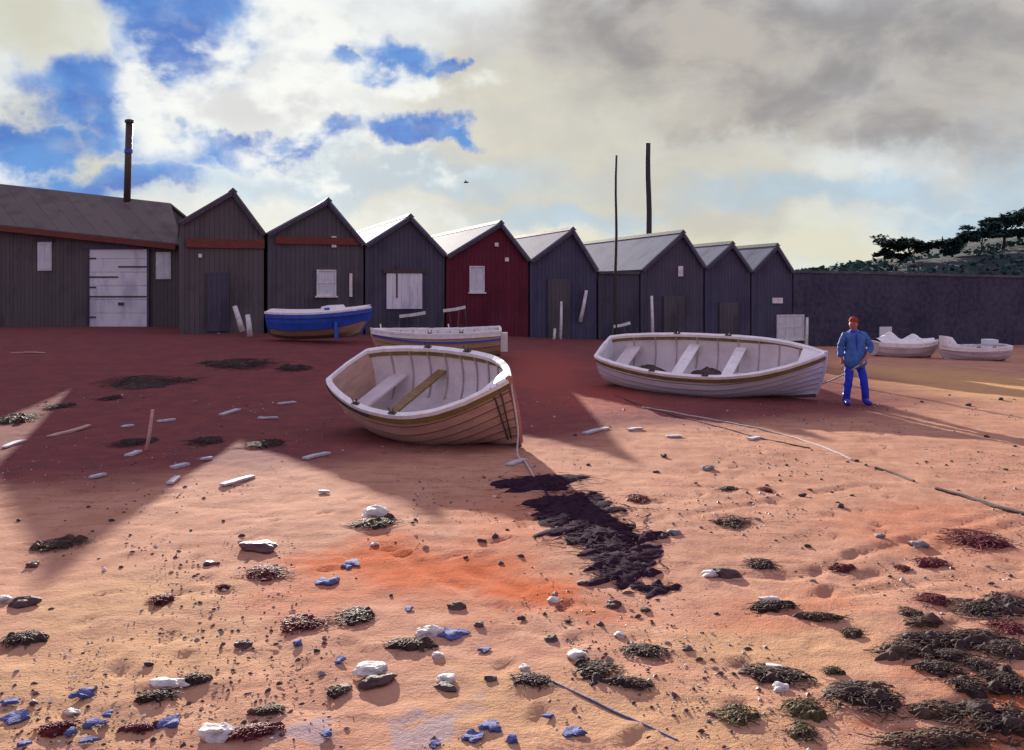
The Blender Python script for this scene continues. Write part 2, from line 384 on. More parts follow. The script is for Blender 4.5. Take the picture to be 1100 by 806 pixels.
def beach():
    xs = [x*.045 for x in range(-133, 134)]
    a = 6.0; st = .06
    while a < 800: a += st; st *= 1.07; xs.append(a); xs.insert(0, -a)
    ys = [-300,-120,-50,-20,-8,-3,0,1.5,2.6]; y = 3.2; st = .035
    while y < 1500: ys.append(y); y += st; st = max(.035, min(.0085*y, .35)) if y < 46 else st*1.12
    vs, fs = [], []
    gx = [[min(q.x for q in l)-.2, max(q.x for q in l)+.2, min(q.y for q in l)-.2, max(q.y for q in l)+.2] for l in GROOVES]
    for yy in ys:
        for xx in xs:
            z = ground(xx, yy)
            if 2 < yy < 22 and abs(xx) < 12:
                z += .010*noise.noise(Vector((xx*5.5, yy*4.5, 1))) + .005*noise.noise(Vector((xx*13, yy*11, 2)))
                if any(b[0] < xx < b[1] and b[2] < yy < b[3] for b in gx): z -= .030*groove_depth(xx, yy)
                z += print_depth(xx, yy)+.006*noise.noise(Vector((xx*2.2+yy*.6, yy*9, 6)))
            vs.append((xx, yy, z))
    n = len(xs)
    for j in range(len(ys)-1):
        for i in range(n-1):
            fs.append((j*n+i, j*n+i+1, (j+1)*n+i+1, (j+1)*n+i))
    me = bpy.data.meshes.new('beach'); me.from_pydata(vs, [], fs)
    me.polygons.foreach_set('use_smooth', [True]*len(me.polygons)); me.update()
    o = bpy.data.objects.new('beach', me); COL.objects.link(o); structure(o)
    m, T, b = new_mat('beach_sand_with_shade'); me.materials.append(m)
    co = T.n('ShaderNodeTexCoord').outputs['Object']
    big = T.noise(co, .35, 5, .6).outputs['Color']; med = T.noise(co, 1.6, 5, .65).outputs['Color']
    wp = T.v('ADD', co, T.v('ADD', T.v('MULTIPLY', T.v('SUBTRACT', big, (.5,.5,.5)), (2.6,3.2,0)), T.v('MULTIPLY', T.v('SUBTRACT', med, (.5,.5,.5)), (.9,1.2,0))))
    def blobs(lst, lo=1.2, hi=.3):
        out = None
        for (px, py, rx, ry) in lst:
            g = G(px, py); dd = g.y
            q = T.v('MULTIPLY', T.v('SUBTRACT', wp, (g.x, g.y, 0)), (F/(rx*dd), HC*F/(ry*dd*dd), 0))
            k = T.mr(T.v('LENGTH', q), lo, hi); out = k if out is None else T.m('MAXIMUM', out, k)
        return out
    f1 = T.noise(co, 2.2, 6, .62).outputs[0]; f2 = T.noise(T.v('MULTIPLY', co, (1,.55,1)), 9, 5, .6).outputs[0]; f3 = T.noise(co, 90, 3, .6).outputs[0]
    col = T.mix(T.mr(f1, .36, .62), (.44,.225,.145,1), (.51,.28,.185,1))
    col = T.mix(T.m('MULTIPLY', blobs([(90,720,190,90),(180,640,120,40),(560,760,120,60),(820,690,190,45),(720,770,160,50)]), .8), col, (.50,.30,.165,1))
    col = T.mix(T.m('MULTIPLY', blobs([(1020,408,170,26),(900,405,60,20)]), .9), col, (.58,.35,.16,1))
    col = T.mix(T.m('MULTIPLY', blobs([(470,610,130,52),(400,590,80,36),(560,640,110,34)]), .92), col, (.47,.095,.022,1))
    col = T.mix(T.m('MULTIPLY', blobs([(980,795,170,26),(1070,745,100,44)]), .8), col, (.33,.085,.03,1))
    col = T.mix(T.m('MULTIPLY', blobs([(330,650,80,40),(820,655,140,18),(560,560,90,30),(1000,560,120,30)]), .5), col, (.50,.18,.095,1))
    # reddish upper beach, the sheds' shadow painted into its colour as dark maroon
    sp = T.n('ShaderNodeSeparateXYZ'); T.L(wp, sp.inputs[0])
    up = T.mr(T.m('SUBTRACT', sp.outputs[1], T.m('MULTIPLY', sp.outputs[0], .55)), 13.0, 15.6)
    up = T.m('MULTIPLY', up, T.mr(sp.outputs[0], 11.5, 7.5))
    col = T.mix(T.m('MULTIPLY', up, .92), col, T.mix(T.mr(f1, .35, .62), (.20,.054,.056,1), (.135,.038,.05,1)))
    col = T.mix(T.m('MULTIPLY', blobs([(590,400,60,28),(640,430,70,18)]), .8), col, (.33,.085,.065,1))
    # long dry-brushed lines of weed dust left by the tide
    mp = T.n('ShaderNodeMapping'); T.L(co, mp.inputs[0]); mp.inputs['Rotation'].default_value = (0,0,math.radians(-14)); mp.inputs['Scale'].default_value = (.55,4.2,1)
    sk = T.noise(mp.outputs[0], 1.7, 7, .68).outputs[0]; brk = T.noise(co, 30, 4, .7).outputs[0]
    sm = T.m('MULTIPLY', T.mr(sk, .53, .66), T.mr(brk, .42, .58))
    col = T.mix(T.m('MULTIPLY', sm, .75), col, (.15,.085,.055,1))
    mp2 = T.n('ShaderNodeMapping'); T.L(co, mp2.inputs[0]); mp2.inputs['Rotation'].default_value = (0,0,math.radians(70)); mp2.inputs['Scale'].default_value = (.5,6,1)
    sk2 = T.noise(mp2.outputs[0], 1.3, 6, .65).outputs[0]
    col = T.mix(T.m('MULTIPLY', T.m('MULTIPLY', T.mr(sk2, .56, .68), T.mr(brk, .45, .6)), .5), col, (.20,.13,.06,1))
    # damp lilac patches of wet silt
    damp = blobs([(480,762,50,22),(305,775,60,9)], 1.1, .5)
    col = T.mix(T.m('MULTIPLY', damp, .7), col, (.32,.27,.31,1))
    # grit and weed dust
    grit = T.mr(T.m('ADD', T.m('MULTIPLY', f2, .5), T.m('MULTIPLY', f3, .5)), .54, .68)
    col = T.mix(T.m('MULTIPLY', grit, .55), col, (.16,.085,.06,1))
    pale = T.mr(T.m('ADD', T.m('MULTIPLY', f2, .5), T.m('MULTIPLY', f3, .5)), .36, .27)
    col = T.mix(T.m('MULTIPLY', pale, .4), col, (.58,.37,.25,1))
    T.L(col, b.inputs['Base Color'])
    b.inputs['Roughness'].default_value = .95; b.inputs['Specular IOR Level'].default_value = .04
    f4 = T.noise(co, 28, 4, .6).outputs[0]
    h = T.m('ADD', T.m('ADD', T.m('MULTIPLY', f2, .5), T.m('MULTIPLY', f3, .30)), T.m('MULTIPLY', f4, .45))
    bp = T.n('ShaderNodeBump'); bp.inputs['Strength'].default_value = .8; bp.inputs['Distance'].default_value = .028
    T.L(h, bp.inputs['Height']); T.L(bp.outputs[0], b.inputs['Normal'])
beach()

# ------------------------------------------------------------------ sheds
ROT = math.radians(20); ED = Vector((math.cos(ROT), math.sin(ROT), 0)); RD = Vector((-math.sin(ROT), math.cos(ROT), 0))
FP = Vector((-.3*34, 34, 0))
def facade(px, py, back=0.0):
    """photo pixel -> point on the common front plane of the row (pushed back by 'back')"""
    o = FP+RD*back
    u = (px-550)/F
    # (o+ED*t): X = u*Y
    t = (u*o.y-o.x)/(ED.x-u*ED.y)
    Y = o.y+ED.y*t
    return P(px, py, Y)
def to_local(p, base): 
    q = p-base
    return Vector((q.dot(ED), q.dot(RD), q.z))
def front_panel(mb, base, x0, y0, x1, y1, th=.05, out=.02, plane=0):
    a = to_local(facade(x0, y1, plane), base); b = to_local(facade(x1, y0, plane), base)
    mb.box((a.x, a.y-out-th, a.z), (b.x, a.y-out, b.z))
def part_panel(root, base, name, material, rect, th=.05, out=.02, label=None):
    mb = MB(); front_panel(mb, base, *rect, th=th, out=out)
    o = mb.build(name, material, root)
    if label: o['label'] = label
    return o
def window(root, base, rect, bars=(1,1), paneM='glass', label=None):
    """frame > pane, glazing bars"""
    x0,y0,x1,y1 = rect
    a = to_local(facade(x0, y1), base); b = to_local(facade(x1, y0), base)
    fw = .05; fr = MB(); yy = a.y
    fr.box((a.x, yy-.07, a.z), (a.x+fw, yy-.003, b.z)); fr.box((b.x-fw, yy-.07, a.z), (b.x, yy-.003, b.z))
    fr.box((a.x+fw, yy-.068, b.z-fw), (b.x-fw, yy-.003, b.z)); fr.box((a.x+fw, yy-.068, a.z), (b.x-fw, yy-.003, a.z+fw))
    for i in range(1, bars[0]+1):
        xx = lerp(a.x, b.x, i/(bars[0]+1)); fr.box((xx-.015, yy-.055, a.z+fw), (xx+.015, yy-.006, b.z-fw))
    for i in range(1, bars[1]+1):
        zz = lerp(a.z, b.z, i/(bars[1]+1)); fr.box((a.x+fw, yy-.053, zz-.015), (b.x-fw, yy-.006, zz+.015))
    f = fr.build('window', M['white_wood'], root)
    if label: f['label'] = label
    pn = MB(); pn.box((a.x+fw, yy-.03, a.z+fw), (b.x-fw, yy-.012, b.z-fw)); pn.build('pane', M[paneM], f)
    sl = MB(); sl.box((a.x-.06, yy-.12, a.z-.06), (b.x+.06, yy-.004, a.z-.002)); sl.build('sill', M['white_wood'], f)
    return f

def shed(poly, depth, wallM, label, roofM='roof_pale', plane=0.0, extras=None, barge='dark_iron'):
    """poly: left eave, apex, right eave as photo points on the front plane"""
    L, A, R = [facade(*q, plane) for q in poly]
    base = Vector((L.x, L.y, ground(L.x, L.y)))
    root = thing('boat_shed', label, 'shed', base, ROT, 'boat sheds in a row above the beach')
    l, a, r = [to_local(q, base) for q in (L, A, R)]
    l.x += .02; r.x -= .02
    zlo = -1.2
    mb = MB()
    mb.prism([(l.x, 0, zlo), (r.x, 0, zlo), (r.x, 0, r.z), (a.x, 0, a.z), (l.x, 0, l.z)], (0, depth, 0))
    mb.build('wall', wallM, root)
    rf = MB(); t = .07; ov = .16
    for (e, sgn) in ((l, -1), (r, 1)):
        d = Vector((e.x-a.x, 0, e.z-a.z)); dn = d.normalized(); nrm = Vector((-dn.z, 0, dn.x))
        if nrm.z < 0: nrm = -nrm
        p0 = Vector((a.x, 0, a.z))+nrm*.012; p1 = p0+d+dn*(.02 if sgn < 0 else .02)
        rf.prism([p0+Vector((0,-ov,0)), p1+Vector((0,-ov,0)), p1+nrm*t+Vector((0,-ov,0)), p0+nrm*t+Vector((0,-ov,0))], (0, depth+ov*2, 0))
    ro = rf.build('roof', M[roofM], root)
    rc = MB(); rc.prism([(a.x-.16, -ov-.01, a.z+.02), (a.x+.16, -ov-.01, a.z+.02), (a.x, -ov-.01, a.z+.17)], (0, depth+ov*2+.02, 0))
    rc.build('ridge_cap', M['tar_grey'], ro)
    bb = MB()
    for e in (l, r):
        d = Vector((e.x-a.x, 0, e.z-a.z)); dn = d.normalized(); nrm = Vector((-dn.z, 0, dn.x))
        if nrm.z < 0: nrm = -nrm
        p0 = Vector((a.x, -ov-.03, a.z))-nrm*.10; p1 = p0+d
        bb.prism([p0, p1, p1+nrm*.105, p0+nrm*.105], (0, .027, 0))
    bb.build('bargeboard', M['tar_slate'], root)
    if extras: extras(root, base)
    return root

def ex1(root, base):
    part_panel(root, base, 'fascia_board', M['rust'], (200,258,284,266), th=.07)
    part_panel(root, base, 'vent', M['white_wood'], (213,273,217,277))
    part_panel(root, base, 'plank_door', M['tar_slate'], (222,293,246,356), th=.06)
def ex2(root, base):
    part_panel(root, base, 'fascia_board', M['rust'], (296,256,386,262), th=.07)
    window(root, base, (340,290,361,318), (1,1))
    part_panel(root, base, 'vent', M['white_wood'], (356,254,361,266))
    part_panel(root, base, 'drainpipe', M['white_wood'], (375,294,378,319), th=.08)
def ex3(root, base):
    d = part_panel(root, base, 'loading_hatch', M['pale_v'], (415,294,453,332), th=.06)
    part_panel(root, base, 'hatch_rail', M['dark_iron'], (411,290,457,293.5), th=.09)
    part_panel(root, base, 'hatch_strap', M['dark_iron'], (425,285,426.5,320), th=.03, out=.083)
def ex4(root, base):
    window(root, base, (504,286,520,314), (1,0))
    part_panel(root, base, 'vent', M['white_wood'], (531,261,535,265))
    part_panel(root, base, 'vent', M['white_wood'], (542,277,546,281))
def ex5(root, base):
    part_panel(root, base, 'plank_door', M['tar_grey'], (588,300,612,366), th=.06)
def ex7(root, base):
    part_panel(root, base, 'vent', M['white_wood'], (728,286,733,297))
    part_panel(root, base, 'plank_door', M['tar_grey'], (712,318,735,368), th=.06)
def ex8(root, base):
    part_panel(root, base, 'plank_door', M['tar_grey'], (772,325,792,370), th=.06)
def ex9(root, base):
    window(root, base, (834,338,863,365), (2,1))
    part_panel(root, base, 'vent', M['white_wood'], (829,320,840,326))
shed([(193,240),(250,207),(284,252)], 9, M['tar_brown'], 'grey brown shed with dark gable next to the long low-roofed hall', roofM='roof_brown', extras=ex1)
shed([(287,252),(352,217),(391,263)], 13, M['tar_grey'], 'grey gabled shed with small barred window behind the blue boat', extras=ex2)
shed([(392,264),(440,234),(478,274)], 13, M['tar_slate'], 'dark gabled shed with large pale square hatch in its front', extras=ex3)
shed([(479,276),(537,241),(568,280)], 13, M['maroon'], 'maroon gabled shed with one pale window', extras=ex4)
shed([(569,281),(614,248),(641,291)], 13, M['tar_blue'], 'navy gabled shed beside the maroon shed, no window', extras=ex5)
shed([(688,291),(732,251),(756,287)], 13, M['tar_slate'], 'dark gabled shed with long pale roof and dark chimney pole above it', extras=ex7)
shed([(757,288),(785,263),(806,292)], 13, M['tar_blue'], 'small dark windowless gabled shed between tall-poled shed and end shed', extras=ex8)
shed([(807,292),(833,265),(851,293)], 13, M['tar_blue'], 'small end gabled shed with pale window beside the low navy wall', extras=ex9)

def link_building():
    a = facade(642.5, 292, .06); b = facade(687, 290, .06)
    base = Vector((a.x, a.y, ground(a.x, a.y)))
    root = thing('link_building', 'low flat-topped dark lean-to filling the gap behind the thin mast', 'lean-to', base, ROT)
    l = to_local(a, base); r = to_local(b, base)
    mb = MB(); mb.box((l.x+.02, 0, -1.2), (r.x-.02, 4.5, l.z-.1)); mb.build('wall', M['tar_slate'], root)
    cp = MB(); cp.box((l.x+.02, -.08, l.z-.098), (r.x-.02, 4.6, l.z+.02)); cp.build('flat_roof', M['tar_grey'], root)
link_building()

def long_hall():
    Y0, Y1 = 41.0, 44.0
    base = P(60, 352, Y0); base.z = ground(base.x, base.y)
    root = thing('boat_hall', 'long low brown boathouse with wide pale door and stovepipe on its roof', 'boathouse', base)
    def q(px, py, Y): return P(px, py, Y)-base
    el, er = q(-330, 206, Y0), q(192, 262, Y0)         # eave
    rl, rr = q(-330, 164, Y1), q(181, 222, Y1)         # ridge
    el2, er2 = Vector((el.x, 6.2, el.z)), Vector((er.x, 6.2, er.z))
    b = MB()
    b.add([(el.x,0,-1), (er.x,0,-1), er, el, (el.x,6.2,-1), (er.x,6.2,-1), er2, el2, (rl.x,3,rl.z), (rr.x,3,rr.z)],
          [(0,1,2,3), (5,4,7,6), (0,3,8,7,4), (1,5,6,9,2), (3,2,9,8), (7,8,9,6)])
    b.build('wall', M['tar_brown'], root)
    r = MB(); up = Vector((0,-.02,.05)); t = Vector((0,-.05,.1))
    ex = Vector((.25,0,0))
    for (e0, e1, s) in ((el, er, -1), (el2, er2, 1)):
        a0, a1 = e0-Vector((0,-.3*s*-1,.22)), e1-Vector((0,-.3*s*-1,.22))
        a0 = Vector((e0.x, e0.y+.28*s, e0.z-.18)); a1 = Vector((e1.x+.25, e1.y+.28*s, e1.z-.18))
        c0 = Vector((rl.x, 3, rl.z+.06)); c1 = Vector((rr.x+.1, 3, rr.z+.06))
        th = Vector((0,0,.1))
        r.add([a0+Vector((0,0,.06)), a1+Vector((0,0,.06)), c1, c0, a0+th+Vector((0,0,.06)), a1+th+Vector((0,0,.06)), c1+th, c0+th],
              [(0,1,2,3),(4,5,6,7),(0,1,5,4),(1,2,6,5),(2,3,7,6),(3,0,4,7)])
    r.build('roof', M['roof_brown'], root)
    g = MB(); g.sweep([Vector((lerp(el.x, er.x, i/12), -.36+.02*math.sin(i*2.1), lerp(el.z, er.z, i/12)-.16)) for i in range(13)], .12, .24)
    g.build('gutter_board', M['rust'], root)
    def panel(name, m, rect, out=.02, th=.06, par=root):
        x0,y0,x1,y1 = rect; a = q(x0, y1, Y0); c = q(x1, y0, Y0)
        mb = MB(); mb.box((a.x, -out-th, a.z), (c.x, -out, c.z)); return mb.build(name, m, par)
    for rc_ in ((94.5,268,97,353),(159,268,161.5,353)): panel('door_frame', M['tar_slate'], rc_, .005, .13)
    d = panel('door', M['pale_boards'], (97,268,159,353))
    panel('rail', M['dark_iron'], (96,297,128,298.5), .083, .03, d); panel('rail', M['dark_iron'], (128,286,159,287.5), .083, .03, d)
    panel('rail', M['dark_iron'], (97,318,158,319.5), .083, .03, d); [panel('strap_hinge', M['dark_iron'], (97.5,yy_,104,yy_+1.6), .083, .03, d) for yy_ in (277,308,340)]; panel('latch', M['dark_iron'], (128,325,134,328), .083, .05, d)
    panel('lintel', M['tar_slate'], (91,262,156,268), .01, .14)
    for rect in ((41,260,56,291), (168,271,184,300)):
        w = panel('window', M['white_wood'], rect, .01, .05)
        x0,y0,x1,y1 = rect
        panel('glazing_bar', M['white_wood'], ((x0+x1)/2-.35,y0+1.5,(x0+x1)/2+.35,y1-1.5), .0735, .012, w)
        panel('pane', M['glass'], (x0+1.5,y0+1.5,x1-1.5,y1-1.5), .0615, .012, w)
    panel('lintel', M['tar_slate'], (39,257,58,260), .01, .1)
    pb = P(136, 222, 43.8); s = MB()
    z0 = pb.z-base.z-.4; z1 = P(139, 132, 43.8).z-base.z; px0 = pb.x-base.x; px1 = P(139,132,43.8).x-base.x
    s.tube([(px0, 2.8, z0), (lerp(px0,px1,.5), 2.8, lerp(z0,z1,.5)), (px1, 2.8, z1)], .16, 12)
    st = s.build('stovepipe', M['dark_iron'], root, smooth=True)
    s = MB(); k = .69; s.tube([(lerp(px0,px1,k), 2.8, lerp(z0,z1,k)-.09), (lerp(px0,px1,k), 2.8, lerp(z0,z1,k)+.09)], .19, 12); s.build('collar', M['blue_paint'], st)
    s = MB(); s.tube([(px1, 2.8, z1), (px1, 2.8, z1+.12), (px1, 2.8, z1+.16)], lambda t: .21 if t < .8 else .1, 12); s.build('cap', M['dark_iron'], st)
long_hall()

def pole(name, label, cat, top, bot, Y, r0, r1, m, sink=.5):
    a = P(*bot, Y); b = P(*top, Y); a.z -= sink
    mb = MB(); n = 10
    mb.tube([a.lerp(b, i/n)+Vector((.02*math.sin(i*1.3), 0, 0)) for i in range(n+1)], lambda t: lerp(r0, r1, t), 10)
    return tag(mb.build(name, M[m], None, a, smooth=True), label, cat)
pole('flagpole', 'tall thick dark pole rising behind the long pale roof', 'pole', (696,154), (698,252), 45.5, .16, .12, 'dark_pole', 4)
a = facade(661, 310, -.35)
pole('mast', 'thin dark mast standing before the lean-to, left of the thick pole', 'mast', (662,167), (661,366), a.y, .075, .045, 'dark_pole')

def stone_wall():
    a = facade(852, 293); b = FP+ED*72
    base = Vector((a.x, a.y, -.3))
    root = thing('boundary_wall', 'low navy grey wall running right from the end shed to the hill', 'wall', base, ROT)
    l = to_local(a, base); n = 30; Lg = (b-a).to_2d().length
    mb = MB(); pts = []
    for i in range(n+1):
        x = l.x+.03+Lg*i/n
        pts.append((x, l.z-.012*x+.05*noise.noise(Vector((x*.7, 0, 0)))))
    poly = [(pts[0][0], 0, -1.0)]+[(pts[-1][0], 0, -1.0)]+[(x, 0, z) for x, z in pts[::-1]]
    mb.prism(poly, (0, .5, 0)); mb.build('wall', M['render_grey'], root)
    cp = MB(); cp.sweep([(x, .25, z+.062) for x, z in pts], .62, .12); cp.build('coping', M['stone_wall'], root)
    part_panel(root, base, 'board', M['pale_boards'], (944,351,957,365))
stone_wall()

# ------------------------------------------------------------------ hill and trees
SKY = [(700,300),(850,296),(930,288),(1000,281),(1060,272),(1100,263),(1200,243),(1400,215),(1800,190)]
def hill_h(X, Y):
    px = 550+F*X/88.0
    pts = SKY
    if px <= pts[0][0]: py = pts[0][1]+(pts[0][0]-px)*.06
    elif px >= pts[-1][0]: py = pts[-1][1]
    else:
        for (a, va), (b, vb) in zip(pts, pts[1:]):
            if px <= b: py = lerp(va, vb, (px-a)/(b-a)); break
    top = HC+(HZ-py)/F*88
    top = max(top, .6)
    k = smooth(54, 88, Y)*(1-.8*smooth(110, 240, Y))
    return -.6+(top+.6)*k+(.5*fbm(X, Y, .09)+.18*fbm(X, Y, .5))*smooth(54, 70, Y)*(.35 if 84 < Y < 92 else .8)
def hill():
    xs = [x*1.0 for x in range(-20, 110)]+[110+8*i for i in range(1, 20)]; xs = [-20-10*i for i in range(20, 0, -1)]+xs
    ys = [52+i*1.1 for i in range(0, 50)]+[107+8*i for i in range(1, 22)]
    vs = [(x, y, hill_h(x, y)) for y in ys for x in xs]; n = len(xs)
    fs = [(j*n+i, j*n+i+1, (j+1)*n+i+1, (j+1)*n+i) for j in range(len(ys)-1) for i in range(n-1)]
    me = bpy.data.meshes.new('hill'); me.from_pydata(vs, [], fs); me.materials.append(M['scrub'])
    me.polygons.foreach_set('use_smooth', [True]*len(me.polygons)); me.update()
    o = bpy.data.objects.new('hill', me); COL.objects.link(o); structure(o)
    # scrub cover on the slope that faces the beach
    mb = MB(); rnd = random.Random(5)
    for _ in range(9000):
        y = rnd.uniform(62, 96); x = rnd.uniform(12, 75)
        if noise.noise(Vector((x*.16, y*.16, 4))) < -.05: continue
        c = Vector((x, y, hill_h(x, y)+rnd.uniform(-.1, .55))); r = rnd.uniform(.16, .42)
        d1 = Vector((rnd.uniform(-1,1), rnd.uniform(-1,1), rnd.uniform(-.3,.6))).normalized(); d2 = d1.cross(Vector((rnd.uniform(-1,1), rnd.uniform(-1,1), rnd.uniform(-1,1)))).normalized()
        mb.add([c-d1*r, c+d2*r*.6, c+d1*r, c-d2*r*.6], [(0,1,2,3)])
    s = mb.build('hillside_scrub', M['leaf_teal'], None, Vector((30,70,0))); s['kind'] = 'stuff'
hill()

def tree(px, py0, lobes, label, m, lean=0.0, seed=1, Y=88.0, dense=240, r0=.16):
    """trunk foot at (px, py0); lobes: crown masses (px, py, rx, ry) in photo pixels at that distance"""
    rnd = random.Random(seed); k = Y/F
    b = P(px, py0, Y); b.z = min(b.z, hill_h(b.x, b.y)+.05)-.15
    root = thing('pine_tree', label, 'tree', b, 0, 'windswept pines on the skyline')
    cs = [P(l[0], l[1], Y)-b for l in lobes]
    top = sum(cs, Vector())/len(cs)
    t = MB(); mid = Vector((top.x*.35+lean, 0, top.z*.55))
    t.tube([(0,0,0), mid*.5+Vector((.05,0,.05)), mid, Vector((top.x*.7, 0, top.z*.85))], lambda s: r0*(1-.5*s), 8)
    for c in cs:
        e = c+Vector((0, rnd.uniform(-.5,.5), -.1)); t.tube([mid*rnd.uniform(.75,1), (mid+e)/2+Vector((0,0,.12)), e], lambda s: r0*.45*(1-.75*s), 6)
    t.build('trunk', M['bark'], root, smooth=True)
    c_ = MB()
    for c, l in zip(cs, lobes):
        rx, rz = l[2]*k, l[3]*k; ry = rx*.85
        subs = [(Vector((rnd.gauss(0,.45)*rx, rnd.gauss(0,.45)*ry, rnd.gauss(0,.35)*rz)), rnd.uniform(.4,.7)) for _ in range(10)]
        for _ in range(dense*3):
            o, s = rnd.choice(subs)
            d = Vector((rnd.gauss(0,1), rnd.gauss(0,1), rnd.gauss(0,1))).normalized()*(rnd.random()**.45)
            p = c+o+Vector((d.x*rx*s, d.y*ry*s, d.z*rz*s*.9))
            a = Vector((rnd.uniform(-1,1), rnd.uniform(-1,1), rnd.uniform(-.35,.35))).normalized(); bb = a.cross(Vector((rnd.uniform(-.5,.5), rnd.uniform(-.5,.5), 1))).normalized()
            r = rnd.uniform(.16,.34)
            c_.add([p-a*r, p+bb*r*.5, p+a*r, p-bb*r*.5], [(0,1,2,3)])
    c_.build('crown', m, root)
tree(983, 284, [(958,264,18,8),(975,262,20,8),(990,266,15,7),(950,272,9,5),(965,275,10,4)], 'flat-topped dark pine standing alone left of the other trees', M['leaf_dark'], seed=1)
tree(1022, 279, [(1010,262,16,5),(1022,262,16,7),(1036,256,14,6),(1018,270,9,4)], 'low slender teal pine beside the lone dark pine', M['leaf_teal'], seed=2, r0=.09)
tree(1053, 273, [(1045,254,16,7),(1058,247,18,7),(1070,250,14,6)], 'thin-trunked pine between the slender and the tallest pine', M['leaf_teal'], seed=3, r0=.1)
tree(1077, 268, [(1068,240,18,6),(1082,237,20,8),(1096,232,18,8),(1085,250,14,5)], 'tallest thick-trunked teal pine near the picture edge', M['leaf_teal'], seed=4, r0=.2)
tree(1108, 264, [(1100,250,14,7),(1115,228,24,10),(1130,238,20,10)], 'teal pine cut off by the right edge of the picture', M['leaf_teal'], seed=5, r0=.18)

# ------------------------------------------------------------------ boats
class Hull:
    def __init__(s, L, B, D, n=7, tw=.72, full=2.3, sheer=.30, rake=.10):
        s.L, s.B, s.D, s.n, s.tw, s.full, s.sheer, s.rake = L, B, D, n, tw, full, sheer, rake
    def zs(s, t): return s.D*(1+(.10*(1-t/.5)**2 if t < .5 else s.sheer*((t-.5)/.5)**2))
    def pt(s, t, q, off=0.0, side=1):
        def raw(t, q):
            f = s.tw+(1-s.tw)*math.sin(math.pi/2*min(1, t/.45))**.75 if t < .45 else max(0, 1-((t-.45)/.55)**s.full)
            b = s.B/2*f
            zk = s.D*(.16*max(0, (.3-t)/.3)**2+.10*max(0, (t-.75)/.25)**2)
            th = q*math.pi/2
            v = smooth(.5, 1.0, t)
            ym = math.sin(th)**.72; zm = (1-math.cos(th))**.9 if q > 0 else 0
            yv = q**.95; zv = q
            y = b*lerp(ym, yv, v); z = zk+(s.zs(t)-zk)*lerp(zm, zv, v)
            x = -s.L/2+s.L*t-s.rake*s.L*(1-q)**1.7*smooth(.7, 1, t)-.03*s.L*(1-q)*0
            return Vector((x, y, z))
        p = raw(t, q)
        if off:
            e = .01; d = raw(t, min(1, q+e))-raw(t, max(0, q-e)); nn = Vector((0, d.z, -d.y))
            nn = nn.normalized() if nn.length > 1e-7 else Vector((0,1,0))
            p = p+nn*off
        return Vector((p.x, p.y*side, p.z))

def grid(mb, rows):
    n = len(rows[0]); vs = [p for r in rows for p in r]
    mb.add(vs, [(j*n+i, j*n+i+1, (j+1)*n+i+1, (j+1)*n+i) for j in range(len(rows)-1) for i in range(n-1)])

